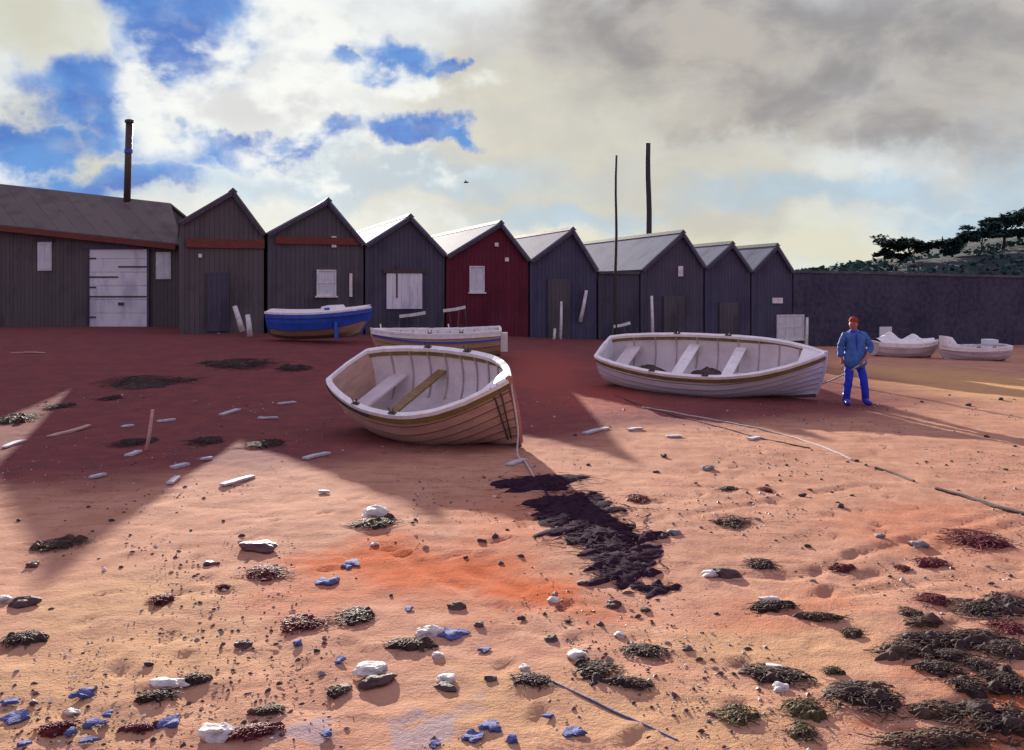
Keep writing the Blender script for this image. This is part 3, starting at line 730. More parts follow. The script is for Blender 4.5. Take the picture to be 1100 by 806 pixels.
def make_boat(name, label, cat, H, pos, heading, heel, mats, thwarts, group=None, nst=30, ribs=9, sink=.05, trim=0.0, deck=None, inside=True, rub=.09, extra=None):
    root = thing(name, label, cat, pos, 0, group)
    ts = [i/(nst-1) for i in range(nst)]
    o = MB()
    for sd_ in (1, -1):
        for i in range(H.n):
            q0, q1 = i/H.n, (i+1)/H.n
            rows = [[H.pt(t, q0+.012, .030, sd_), H.pt(t, (q0+q1)/2, .017, sd_), H.pt(t, q1-.006, .006, sd_)] for t in ts]
            o.cur = 1 if (len(mats['hull']) > 1 and q0 >= mats.get('split', .5)) else 0
            grid(o, rows)
            if i+1 < H.n:
                o.cur = len(mats['hull']); grid(o, [[H.pt(t, q1-.006, .006, sd_), H.pt(t, q1-.006, .022, sd_), H.pt(t, q1+.012, .030, sd_)] for t in ts])
    hull = o.build('hull', [M[k] for k in mats['hull']]+[M['seam']], root)
    # transom
    tr = MB(); prof = [H.pt(0, q/10, .024, 1) for q in range(11)]+[H.pt(0, q/10, .024, -1) for q in range(10, 0, -1)]
    prof = [p+Vector((-.012,0,0)) for p in prof]
    tr.prism(prof, (.045, 0, 0)); tr.build('transom', M[mats['transom']], root)
    if inside:
        ln = MB()
        for sd_ in (1, -1):
            grid(ln, [[H.pt(t, q/8, -.018, sd_) for q in range(0, 9)] for t in ts])
        ln.build('inner_lining', M[mats['lining']], root, smooth=True)
        fb = MB(); rows = []
        for t in [.06+.02*i for i in range(43)]:
            q = .40; a = H.pt(t, q, -.02, 1); zf = H.D*.20
            # width of the hull at the floor height
            lo, hi = 0, 1
            for _ in range(18):
                mm = (lo+hi)/2
                if H.pt(t, mm, -.02).z < zf+ H.D*.10*max(0,(t-.75)/.25): lo = mm
                else: hi = mm
            a = H.pt(t, lo, -.02, 1); rows.append([Vector((a.x, a.y*(k/4-1), a.z+.01)) for k in range(9)])
        grid(fb, rows); fb.build('floorboards', M[mats['lining']], root)
        for i in range(ribs):
            t = .10+.78*i/(ribs-1) if ribs > 1 else .5
            rb = MB(); pts = [H.pt(t, q/12, -.026, 1) for q in range(12, 1, -1)]+[H.pt(t, q/12, -.026, -1) for q in range(2, 13)]
            rb.sweep(pts, .035, .022, up=Vector((1,0,0))); rb.build('rib', M['rib'], root)
        for (t, w, mk, zf) in thwarts:
            th = MB(); z = H.zs(t)*zf
            lo, hi = .2, 1
            for _ in range(18):
                mm = (lo+hi)/2
                if H.pt(t, mm, -.02).z < z: lo = mm
                else: hi = mm
            a = H.pt(t, lo, -.022)
            th.box((a.x-w/2, -a.y, z-.018), (a.x+w/2, a.y, z+.018)); th.build('thwart', M[mk], root)
        for sd_ in (1, -1):
            iw = MB(); iw.sweep([H.pt(t, 1, -.03, sd_)+Vector((0,0,-.055)) for t in ts if t < .985], .026, .085); iw.build('inwale', M[mats['inwale']], root)
    for sd_ in (1, -1):
        g = MB(); g.sweep([H.pt(t, 1, -.002, sd_)+Vector((0,0,.016+.010*noise.noise(Vector((t*40, sd_, 0))))) for t in ts], .10, .06); g.build('gunwale', M['gunwale'], root)
        r = MB(); r.sweep([H.pt(t, 1, .026, sd_)+Vector((0,0,-rub*.55-.01)) for t in ts], .032, rub); r.build('rubbing_strake', M[mats['rub']], root)
    tg = MB(); a, b = H.pt(0, 1, .02, 1), H.pt(0, 1, .02, -1); tg.sweep([a+Vector((0,0,.022)), (a+b)/2+Vector((-.01,0,.04)), b+Vector((0,0,.022))], .07, .05); tg.build('transom_cap', M['gunwale'], root)
    st = MB(); pts = [H.pt(1, q/10, 0)+Vector((.015,0,0)) for q in range(0, 11)]; pts = [Vector((p.x, 0, p.z)) for p in pts]+[Vector((pts[-1].x+.005, 0, pts[-1].z+.07))]
    st.sweep(pts, .06, .07, up=Vector((0,1,0))); st.build('stem_post', M[mats['stem']], root)
    kl = MB(); kp = [H.pt(t, 0, 0) for t in ts]; kl.sweep([Vector((p.x, 0, p.z-.035)) for p in kp], .05, .09); kl.build('keel', M['keel'], root)
    if inside:
        for t in (.30, .54):
            for sd_ in (1, -1):
                rl = MB(); c = H.pt(t, 1, -.005, sd_)+Vector((0,0,.045)); rl.box((c.x-.07, c.y-.03, c.z), (c.x+.07, c.y+.03, c.z+.02))
                for dx in (-.045, .045): rl.tube([c+Vector((dx*.3,0,.02)), c+Vector((dx,0,.05)), c+Vector((dx*1.1,0,.10))], .010, 6)
                rl.build('rowlock', M['dark_iron'], root)
        bh = MB(); p0 = H.pt(.90, 1, -.02, 1); p1 = H.pt(.90, 1, -.02, -1); p2 = H.pt(.995, 1, 0, 1)
        bh.prism([p0+Vector((0,0,.0)), p1+Vector((0,0,.0)), p2+Vector((0,0,.0))], (0,0,.03)); bh.build('breasthook', M['gunwale'], root)
    if extra: extra(root, H)
    R = Matrix.Rotation(heading, 4, 'Z') @ Matrix.Rotation(trim, 4, 'Y') @ Matrix.Rotation(heel, 4, 'X')
    root.rotation_mode = 'XYZ'; root.rotation_euler = R.to_euler()
    best = 1e9
    for v in hull.data.vertices:
        w = R @ v.co; best = min(best, pos.z+w.z-ground(pos.x+w.x, pos.y+w.y))
    root.location = pos+Vector((0,0,-best-sink))
    return root, R

def ex_boat1(root, H):
    # lines hanging over the bow, coil of line on the bottom boards
    for (t, q0) in ((.955, .45), (.975, .45)):
        mb = MB(); mb.tube([H.pt(t, 1, .05, -1)+Vector((0,0,.05)), H.pt(t, .8, .05, -1), H.pt(t-.005, q0, .05, -1), H.pt(t-.003, .12, .06, -1)], .012, 6); mb.build('bow_line', M['rope_dark'], root, smooth=True)
    mb = MB(); p = H.pt(.06, 1, .035, -1)
    for i in range(24):
        t = .02+.016*i; c = H.pt(t, 1, .045, -1)+Vector((0,0,-.05)); r = .035
        mb.tube([c+Vector((-.03,0,.03)), c+Vector((.0,-.015,-.01)), c+Vector((.03,0,.03))], .014, 6)
    mb.build('rope_fender', M['rope_dark'], root)
p1 = Vector((-1.12, 15.15, 0)); p1.z = ground(p1.x, p1.y)
b1, R1 = make_boat('rowing_boat', 'pinkish clinker rowing boat heeled over with rope at its bow, nearest boat', 'rowing boat', Hull(3.65, 1.86, .94, tw=.50, full=2.6, rake=.05), p1, math.radians(-40), math.radians(28),
    dict(hull=['hull_pink'], transom='hull_pink', lining='lining', inwale='olive', rub='olive', stem='stem_red'),
    [(.13,.34,'lining',.55), (.36,.20,'ochre_wood',.62)], extra=ex_boat1, trim=math.radians(3.0), sink=.09)
def ex_boat2(root, H):
    for (t, y, s) in ((.20, .05, .30), (.48, .08, .26), (.68, -.05, .30)):
        mb = MB(); rnd = random.Random(int(t*100)); c = H.pt(t, 0, 0); n = 14
        vs, fs = [], []
        for j in range(7):
            for i in range(n):
                a = 2*math.pi*i/n; rr = s*(1-(j/6)**2*.95)*(1+.25*rnd.uniform(-1,1)); vs.append(Vector((c.x+math.cos(a)*rr*1.6, y+math.sin(a)*rr, H.D*.22+.30*(j/6)*(1+.2*rnd.uniform(-1,1)))))
        for j in range(6):
            for i in range(n): fs.append((j*n+i, j*n+(i+1)%n, (j+1)*n+(i+1)%n, (j+1)*n+i))
        fs.append(tuple(6*n+i for i in range(n)))
        mb.add(vs, fs)
        tag(mb.build('net_heap', M['brown_cloth'], None, smooth=True), {20:'brown net heap in the stern of the grey clinker boat', 48:'small brown net heap between the white thwarts of the grey boat', 68:'brown net heap toward the bow of the grey clinker boat'}[int(t*100)], 'fishing net')
        root.setdefault if False else None
        NETS.append(bpy.data.objects[-1] if False else COL.objects[-1])
NETS = []
p2 = Vector((4.50, 20.9, 0)); p2.z = ground(p2.x, p2.y)
b2, R2 = make_boat('rowing_boat', 'blue grey clinker rowing boat with white thwarts beside the standing person', 'rowing boat', Hull(5.0, 1.9, .84, tw=.5, sheer=.24, full=2.6, rake=.05), p2, math.radians(-29), math.radians(25),
    dict(hull=['hull_grey'], transom='hull_grey', lining='lining', inwale='olive', rub='olive', stem='hull_grey'),
    [(.10,.34,'lining',.72), (.38,.26,'gunwale',.74), (.60,.24,'gunwale',.74)], extra=ex_boat2, trim=math.radians(1.2), sink=.09)
bpy.context.view_layer.update()
for nobj in NETS:
    nobj.matrix_world = b2.matrix_world.copy()

# blue decked launch, tan skiff
def ex_launch(root, H):
    ts = [i/24 for i in range(25)]
    dk = MB(); grid(dk, [[Vector((H.pt(t,1,-.02,1).x, H.pt(t,1,-.02,1).y*(k/4-1), H.zs(t)+.035+.07*(1-(k/4-1)**2))) for k in range(9)] for t in ts]); dk.build('deck', M['gunwale'], root)
    x = H.pt(.60,1).x; z = H.zs(.60)
    cb = MB(); cb.prism([(x-.22,-.42,z+.02), (x+.45,-.42,z+.02), (x+.30,-.36,z+.19), (x-.20,-.36,z+.19)], (0,.80,0)); cb.build('cabin_top', M['gunwale'], root)
    vt = MB(); vt.box((x-.08,-.425,z+.08), (x+.08,-.37,z+.15)); vt.build('porthole', M['blue_paint'], root)
    lg = MB(); lg.sweep([H.pt(.70,.62,.06,-1)+Vector((0,-.02,.1)), Vector((H.pt(.70,0).x,-.62,-.05))], .16, .09, up=Vector((1,0,0))); lg.build('bilge_leg', M['blue_paint'], root)
gp = G(343, 361); p3 = Vector((-6.15, 30.2, 0)); p3.z = ground(p3.x, p3.y)
make_boat('blue_launch', 'cobalt blue boat with white deck propped up in front of the grey shed', 'boat', Hull(3.3, 1.5, .78, n=2, tw=.75, sheer=.10, rake=.12), p3, math.radians(-6), math.radians(3),
    dict(hull=['hull_tan','blue_paint'], split=.45, transom='blue_paint', rub='blue_paint', stem='blue_paint'), [], inside=False, extra=ex_launch, trim=math.radians(-2.5), sink=-.10, rub=.12)
def ex_skiff(root, H):
    for sd_ in (1, -1):
        s = MB(); s.sweep([H.pt(i/24, .80, .028, sd_) for i in range(25)], .02, .05); s.build('blue_stripe', M['blue_paint'], root)
    for (t, y) in ((.1,.3), (.4,-.3), (.93,.0)):
        c = MB(); p = H.pt(t, 1, -.03, -1 if y <= 0 else 1); c.tube([p, p+Vector((.02,0,.16))], .02, 6); c.build('thole_pin', M['gunwale'], root)
    x = -H.L/2; e = MB(); e.box((x-.22,-.13,H.D*.25), (x-.02,.13,H.D*.98)); e.build('outboard_bracket', M['gunwale'], root)
p4 = Vector((-2.15, 26.3, 0)); p4.z = ground(p4.x, p4.y)
make_boat('skiff', 'tan skiff with white gunwale and thin blue stripe behind the pinkish boat', 'boat', Hull(3.6, 1.45, .72, n=5, tw=.8, sheer=.10), p4, math.radians(180+3), math.radians(-4),
    dict(hull=['hull_tan'], transom='hull_tan', lining='lining', inwale='gunwale', rub='gunwale', stem='hull_tan'), [(.3,.22,'gunwale',.75), (.6,.22,'gunwale',.75)], extra=ex_skiff)
# two pale dinghies under the wall
def ex_cover(root, H):
    mb = MB(); ts = [.04+.9*i/22 for i in range(23)]
    rows = []
    for t in ts:
        hgt = .12+.30*math.exp(-((t-.25)/.10)**2)+.22*math.exp(-((t-.62)/.08)**2); rows.append([Vector((H.pt(t,1,.02).x, H.pt(t,1,.02).y*(k/5-1), H.zs(t)+.03+hgt*(1-abs(k/5-1)**1.6))) for k in range(11)])
    grid(mb, rows); mb.build('canvas_cover', M['gunwale'], root)
def ex_cuddy(root, H):
    x = H.L/2; mb = MB(); z = H.zs(.9)
    mb.prism([(x-.75,-.33,z), (x-.02,-.06,z+.05), (x+.02,-.05,z+.42), (x-.45,-.3,z+.36)], (0,.36,0)); mb.build('bow_cuddy', M['gunwale'], root)
    mb = MB(); mb.box((-.9,-.2,H.D), (-.45,.2,H.D+.3)); mb.build('engine_box', M['pale_boards'], root)
p5 = Vector((15.2, 36.0, 0)); p5.z = ground(p5.x, p5.y)
make_boat('dinghy', 'pale dinghy under a lumpy white cover behind the person', 'dinghy', Hull(2.6, 1.2, .52, n=4, sheer=.15), p5, math.radians(6), math.radians(3),
    dict(hull=['hull_mauve'], transom='hull_mauve', rub='gunwale', stem='hull_mauve'), [], inside=False, extra=ex_cover, group='dinghies under the navy wall', nst=18)
p6 = Vector((17.6, 35.6, 0)); p6.z = ground(p6.x, p6.y)
make_boat('dinghy', 'pale low dinghy with upright bow shelter near the picture edge', 'dinghy', Hull(2.6, 1.2, .5, n=4, sheer=.1), p6, math.radians(184), math.radians(-3),
    dict(hull=['hull_mauve'], transom='hull_mauve', lining='lining', inwale='gunwale', rub='gunwale', stem='hull_mauve'), [(.5,.2,'gunwale',.75)], extra=ex_cuddy, group='dinghies under the navy wall', nst=18, ribs=4)

# ------------------------------------------------------------------ ropes
def rope(label, pts, r, m, name='rope', onground=True, n=40):
    q = []
    for i in range(n+1):
        t = i/n*(len(pts)-1); j = min(int(t), len(pts)-2); f = t-j
        p0 = pts[max(j-1,0)]; p1_ = pts[j]; p2_ = pts[j+1]; p3_ = pts[min(j+2,len(pts)-1)]
        v = .5*((2*p1_)+(p2_-p0)*f+(2*p0-5*p1_+4*p2_-p3_)*f*f+(3*p1_-p0-3*p2_+p3_)*f**3)
        if onground: v.z = ground(v.x, v.y)+r*.7
        q.append(v)
    mb = MB(); mb.tube(q, r, 6)
    return tag(mb.build(name, M[m], None, q[0].copy(), smooth=True), label, 'rope')
bow1 = b1.matrix_world @ Vector((3.65/2+.03, 0, .94*1.24))
g1, g2, g3 = G(556,492), G(565,499), G(577,520)
rope('pale rope hanging from the bow of the pinkish boat to the sand', [bow1, bow1.lerp(g1,.5)+Vector((.05,-.05,-.1)), g1+Vector((0,0,.05)), g2+Vector((0,0,.02)), g3+Vector((0,0,.015))], .014, 'rope_pale', onground=False)
rope('pale mooring line lying on red ground in front of the grey boat', [G(*q) for q in ((690,438),(735,446),(790,456),(850,470),(918,496))], .014, 'rope_pale')
rope('dark mooring line snaking from beneath the grey boat over red ground', [G(*q) for q in ((660,425),(700,440),(760,456),(830,474),(870,482))], .011, 'rope_dark')
rope('short dark rope end on lit sand right of the grey boat', [G(*q) for q in ((940,503),(962,510),(982,518))], .016, 'rope_dark')
rope('thick dark rope running off toward the picture edge', [G(*q) for q in ((1005,526),(1040,536),(1075,547),(1120,560))], .022, 'rope_dark')
rope('straight blue grey rope across the near sand in the centre', [G(*q) for q in ((581,729),(620,746),(670,770),(728,797))], .007, 'rope_blue')

# ------------------------------------------------------------------ person
def skin(name, V, E, Rr, m, parent, sub=2, xtra=None, folds=0):
    me = bpy.data.meshes.new('tmp'); me.from_pydata(V, E, []); o = bpy.data.objects.new('tmp', me); COL.objects.link(o)
    md = o.modifiers.new('s', 'SKIN'); md.use_smooth_shade = True; md.branch_smoothing = .4
    for i, r in enumerate(Rr):
        d = me.skin_vertices[0].data[i]; d.radius = r if isinstance(r, tuple) else (r, r); d.use_root = (i == 0)
    sb = o.modifiers.new('u', 'SUBSURF'); sb.levels = sub; sb.render_levels = sub
    dg = bpy.context.evaluated_depsgraph_get(); nm = bpy.data.meshes.new_from_object(o.evaluated_get(dg))
    bpy.data.objects.remove(o); bpy.data.meshes.remove(me)
    nm.name = name; nm.materials.clear(); nm.materials.append(m)
    if xtra:
        bm = bmesh.new(); bm.from_mesh(nm); xtra(bm); bm.to_mesh(nm); bm.free()
    if folds:
        nm.update()
        for v in nm.vertices:
            p = v.co; n_ = noise.noise(Vector((p.x*9, p.y*9, p.z*16+p.x*8)))+.5*noise.noise(Vector((p.x*20, p.y*20, p.z*34)))
            v.co = p+v.normal*(n_*folds)
    nm.polygons.foreach_set('use_smooth', [True]*len(nm.polygons))
    r = bpy.data.objects.new(name, nm); COL.objects.link(r)
    if parent: r.parent = parent
    return r
def person():
    g = G(918, 435); g.z = ground(g.x, g.y)
    root = thing('person', 'person in blue jacket and trousers with red hat, holding a boat rope', 'person', g)
    hand = Vector((.02,-.28,.86))
    V = [(0,0,.95),(0,0,1.14),(0,0,1.34),(0,0,1.47),(-.015,-.012,1.53),(-.03,-.03,1.60),(-.03,-.03,1.68),
         (-.19,.0,1.43),(-.27,.02,1.16),(-.27,-.03,.92),(-.27,-.04,.83),
         (.19,.0,1.43),(.31,-.02,1.17),(.14,-.25,.97),(.05,-.30,.89),
         (-.09,0,.88),(-.14,-.04,.50),(-.16,.02,.10),(-.19,-.15,.045),
         (.09,0,.88),(.17,-.05,.50),(.23,.02,.10),(.27,-.15,.045)]
    E = [(0,1),(1,2),(2,3),(3,4),(4,5),(5,6),(2,7),(7,8),(8,9),(9,10),(2,11),(11,12),(12,13),(13,14),(0,15),(15,16),(16,17),(17,18),(0,19),(19,20),(20,21),(21,22)]
    R_ = [(.15,.11),(.135,.10),(.16,.11),(.10,.08),.055,(.07,.08),(.07,.08), .06,.045,.032,.035, .06,.045,.032,.035, .085,.06,.042,.04, .085,.06,.042,.04]
    def xtra(bm):
        # head with brow, nose, chin and ears facing the boat (toward -x -y); fingers
        rot = Matrix.Rotation(math.radians(-35), 4, 'Z')
        hc = Vector((-.035,-.03,1.645))
        r = bmesh.ops.create_icosphere(bm, subdivisions=4, radius=1.0)
        for v in r['verts']:
            p = v.co.copy(); f = -p.y
            q = Vector((p.x*.076, p.y*.095, p.z*.115))
            if f > 0:
                q.y -= .026*math.exp(-((p.x/.14)**2+((p.z+.12)/.22)**2))*f      # nose
                q.y += .010*math.exp(-(((abs(p.x)-.38)/.16)**2+((p.z-.08)/.10)**2))   # eye sockets
                q.y -= .007*math.exp(-((p.x/.30)**2+((p.z+.55)/.07)**2))         # lips
                q.y += .006*math.exp(-((p.x/.30)**2+((p.z+.48)/.03)**2))
            q.x += .016*math.copysign(1, p.x)*math.exp(-((p.y-.05)/.15)**2-((p.z+.02)/.25)**2)*(1 if abs(p.x) > .85 else 0)
            v.co = hc+rot @ q
        for sx in (-1, 1):
            r2 = bmesh.ops.create_icosphere(bm, subdivisions=2, radius=.012)
            for v in r2['verts']:
                v.co = hc+rot @ (Vector((sx*.030, -.083, .010))+v.co)
                for fc in v.link_faces: fc.material_index = 1
        def finger(base, d, ln, r0):
            d = d.normalized(); curl = Vector((-.5,.3,-.6)).normalized()
            pts = [base, base+d*ln*.45, base+d*ln*.75+curl*ln*.12, base+d*ln*.85+curl*ln*.38]
            mb = MB(); mb.tube(pts, lambda t: r0*(1-.35*t), 6)
            vv = [bm.verts.new(q) for q in mb.v]
            for fc in mb.f:
                bm.faces.new([vv[i] for i in fc])
        for k, ln in enumerate((.075,.085,.08,.06)):
            finger(Vector((-.27+(k-1.5)*.004, -.055+.018*(k-1.5), .815)), Vector((.02,-.08,-1)), ln, .0095)
            finger(Vector((.05+.010*(k-1.5), -.315+.008*(k-1.5), .885-.016*(k-1.5))), Vector((-.7,-.35,-.55)), ln, .0095)
        finger(Vector((-.255,-.075,.86)), Vector((.3,-.7,-.7)), .06, .011)
        finger(Vector((.06,-.31,.915)), Vector((-.9,-.2,-.1)), .06, .011)
    body = skin('body', V, E, R_, M['skin'], root, xtra=xtra); body.data.materials.append(M['eye'])
    J = [(0,-.005,.70),(0,-.005,.98),(0,0,1.16),(0,0,1.36),(0,0,1.47),(0,-.01,1.52),(-.20,.0,1.43),(-.285,.02,1.16),(-.28,-.02,.97),(.20,.0,1.43),(.325,-.02,1.17),(.20,-.14,1.04)]
    JE = [(0,1),(1,2),(2,3),(3,4),(4,5),(3,6),(6,7),(7,8),(3,9),(9,10),(10,11)]
    skin('jacket', J, JE, [(.28,.23),(.26,.21),(.215,.16),(.195,.145),(.125,.105),.085, .092,.08,.068, .092,.08,.062], M['jacket'], root, sub=3, folds=.014)
    Tt = [(0,0,.93),(-.095,.02,.86),(-.14,-.04,.50),(-.16,.015,.16),(.095,.02,.86),(.17,-.05,.50),(.23,.015,.16)]
    skin('trousers', Tt, [(0,1),(1,2),(2,3),(0,4),(4,5),(5,6)], [(.15,.10),.105,.09,.075,.105,.09,.075], M['trousers'], root, sub=3, folds=.010)
    for (x, s) in ((-.16,-1), (.23,1)):
        skin('boot', [(x,.02,.27),(x,.025,.07),(x+.015*s,-.07,.05),(x+.03*s,-.19,.045)], [(0,1),(1,2),(2,3)], [.085,.075,.060,(.05,.045)], M['boots'], root)
    mb = MB(); vs_, fs_ = [], []; n = 18; hc = Vector((-.03,-.022,1.69))
    rings = [(.092,.0,0),(.096,.025,1),(.088,.062,1),(.06,.095,1),(.02,.108,1)]
    for (r, z, _) in rings:
        for i in range(n):
            a = 2*math.pi*i/n; vs_.append(hc+Vector((math.cos(a)*r*.92, math.sin(a)*r*1.08, z+.004*math.sin(a*5))))
    for j in range(len(rings)-1):
        for i in range(n): fs_.append((j*n+i, j*n+(i+1)%n, (j+1)*n+(i+1)%n, (j+1)*n+i))
    fs_.append(tuple((len(rings)-1)*n+i for i in range(n))); mb.add(vs_, fs_); mb.build('hat', M['hat'], root, smooth=True)
    mb = MB(); mb.tube([(-.02,0,1.475),(-.022,-.005,1.53)], lambda t: .082-.004*t, 14); mb.build('collar', M['trousers'], root, smooth=True)
    mb = MB(); mb.sweep([(-.005,-.165,.76),(-.005,-.150,1.0),(-.005,-.150,1.25),(-.01,-.125,1.45)], .022, .012, up=Vector((0,-1,0))); mb.build('zip_flap', M['trousers'], root)
    return g+Vector((.03,-.325,.865))
hand = person()
bow2 = b2.matrix_world @ (Hull(5.0, 1.9, .84, tw=.5, sheer=.24, full=2.6, rake=.05).pt(1, .25)+Vector((.05,0,0)))
rope('taut pale rope from the grey boat stem up to the person', [hand+Vector((.04,.0,.03)), hand, hand.lerp(bow2,.5)+Vector((0,0,-.03)), bow2], .016, 'rope_pale', onground=False)

# ------------------------------------------------------------------ posts and planks
def post(label, top, bot, w, m='white_wood', onf=None, name='mooring_post'):
    b = facade(bot[0], bot[1], onf) if onf is not None else G(*bot)
    a = P(top[0], top[1], b.y); wm = w*b.y/F
    mb = MB(); lo = b-(a-b).normalized()*.15
    mb.tube([lo, lo.lerp(a, .5)+Vector((.01,0,0)), a], lambda t: wm/2*(1.1-.25*t), 8)
    return tag(mb.build(name, M[m], None, b.copy(), smooth=True), label, 'post')
post('short thick white post leaning by the shed left of the blue boat', (252,329), (259,352), 6, onf=-1.2)
post('stubby white post nearest the blue boat stern', (266,338), (268,357), 6, onf=-1.8)
post('tall thin upright white post before the navy shed', (603,324), (602,366), 3, onf=-.8)
post('stumpy white post right beside the tall thin white one', (596,353), (595,364), 3, onf=-.9)
post('slanted white oar-like post leaning right on the navy shed', (630,312), (624,342), 4, onf=-.15, name='leaning_post')
post('upright white post in front of the shed with long pale roof', (700,318), (701,368), 3.5, onf=-.6)
post('upright white post right of the end shed window', (867,341), (866,374), 3.5, onf=-.5)
post('pinkish mooring stake standing in the shaded left beach', (164,440), (157,484), 4, 'pinkwood')

def plank(px, py, w, h, label, m='driftwood', tilt=0, group=None, thick=.03):
    c = G(px, py); d = c.y; w *= .72; h *= .8; ln = w*d/F; wd = max(.025, min(.13, h*d*d/(HC*F)*.55))
    rnd = random.Random(px*31+py)
    a = G(px-w/2, py+tilt); b = G(px+w/2, py-tilt)
    mb = MB(); n = 8
    if (b-a).length > ln*2.2: b = a+(b-a).normalized()*ln*2.2
    pts = []; bend = rnd.uniform(-.12,.12)*ln
    for i in range(n+1):
        p = a.lerp(b, i/n)+Vector((0, bend*math.sin(math.pi*i/n), 0)); p.z = ground(p.x, p.y)+.022+.006*rnd.uniform(-.5,.5); pts.append(p)
    rnd_t = rnd.random()
    mb.sweep(pts, wd*.8, thick, taper=lambda t: (1.0 if rnd_t > .4 else .6+.4*math.sin(math.pi*(.15+.7*t)))*(1+.10*noise.noise(Vector((t*4,px*.37,py*.11)))))
    return tag(mb.build('driftwood_plank', M[m], None, c.copy()), label, 'driftwood', group)
for a in [
    (247,444,26,5,'bleached plank on dark ground between the stake and pinkish boat',3), (179,453,26,5,'broad bleached plank just right of the pinkish stake',1),
    (137,459,14,4,'short bleached plank just left of the pinkish stake',1), (308,434,24,4,'bleached plank with a raised knot left of the pinkish boat',1),
    (288,450,28,4,'long flat bleached plank below the knotted plank',0), (146,487,24,5,'tilted bleached plank at the foot of the pinkish stake',4),
    (193,502,22,5,'bleached plank on the shadow edge right of the stake',2), (222,494,16,3,'little bleached plank above the lit sand wedge',1),
    (190,515,22,4,'steeply tilted bleached plank below the stake',6), (340,491,34,6,'forked bleached branch in the shadow below the pinkish boat',3),
    (255,518,46,8,'large white plank lying on the lit sand wedge',5), (16,478,32,8,'bluish weathered plank at the left picture edge',4),
    (105,513,22,4,'white plank on the lit sand at far left',2), (348,530,16,4,'bleached plank on the shadow edge left of centre',0),
    (555,498,26,5,'bleached plank beside the hanging bow rope',3), (640,464,34,7,'pale broken board on red ground below the grey boat',3),
    (682,462,20,4,'thin pale board right of the broken board',1), (724,470,24,4,'pale board on the lit sand under the mooring line',0),
    (810,472,14,4,'tiny pale board under the mooring line end',1)]:
    plank(*a[:5], tilt=a[5])
for a in [(74,464,60,7,'long pinkish driftwood pole on the shaded left beach',6), (30,380,50,3,'thin pink pole lying far left below the boathouse',0), (228,358,26,4,'pink plank lying at the foot of the grey brown shed',-1)]:
    plank(*a[:5], tilt=a[5], m='pinkwood')
for a in [(443,338,28,4,'white plank leaning beneath the pale square hatch'), (488,332,24,5,'white plank with upturned end before the maroon shed'), (668,349,18,4,'white plank end before the long-roofed shed')]:
    b = facade(a[0], 358, -.5); b.z = ground(b.x, b.y); A_ = P(a[0]-a[2]/2, a[1]+2, b.y); B_ = P(a[0]+a[2]/2, a[1]-2, b.y+.2)
    mb = MB(); mb.sweep([A_, A_.lerp(B_,.5)+Vector((0,0,-.02)), B_], .05, .12)
    # trestle legs that carry the plank
    root = thing('trestle_plank', a[4], 'trestle', b); o = mb.build('plank', M['white_wood'], root, b)
    for q in (.15,.85):
        c = A_.lerp(B_, q); l = MB(); l.sweep([c+Vector((-.12,0,-.05)), Vector((c.x-.18, c.y-.2, ground(c.x,c.y)-.05))], .05, .05, up=Vector((0,1,0))); l.sweep([c+Vector((.12,0,-.05)), Vector((c.x+.18, c.y+.2, ground(c.x,c.y)-.05))], .05, .05, up=Vector((0,1,0))); l.build('leg', M['tar_grey'], root, b)

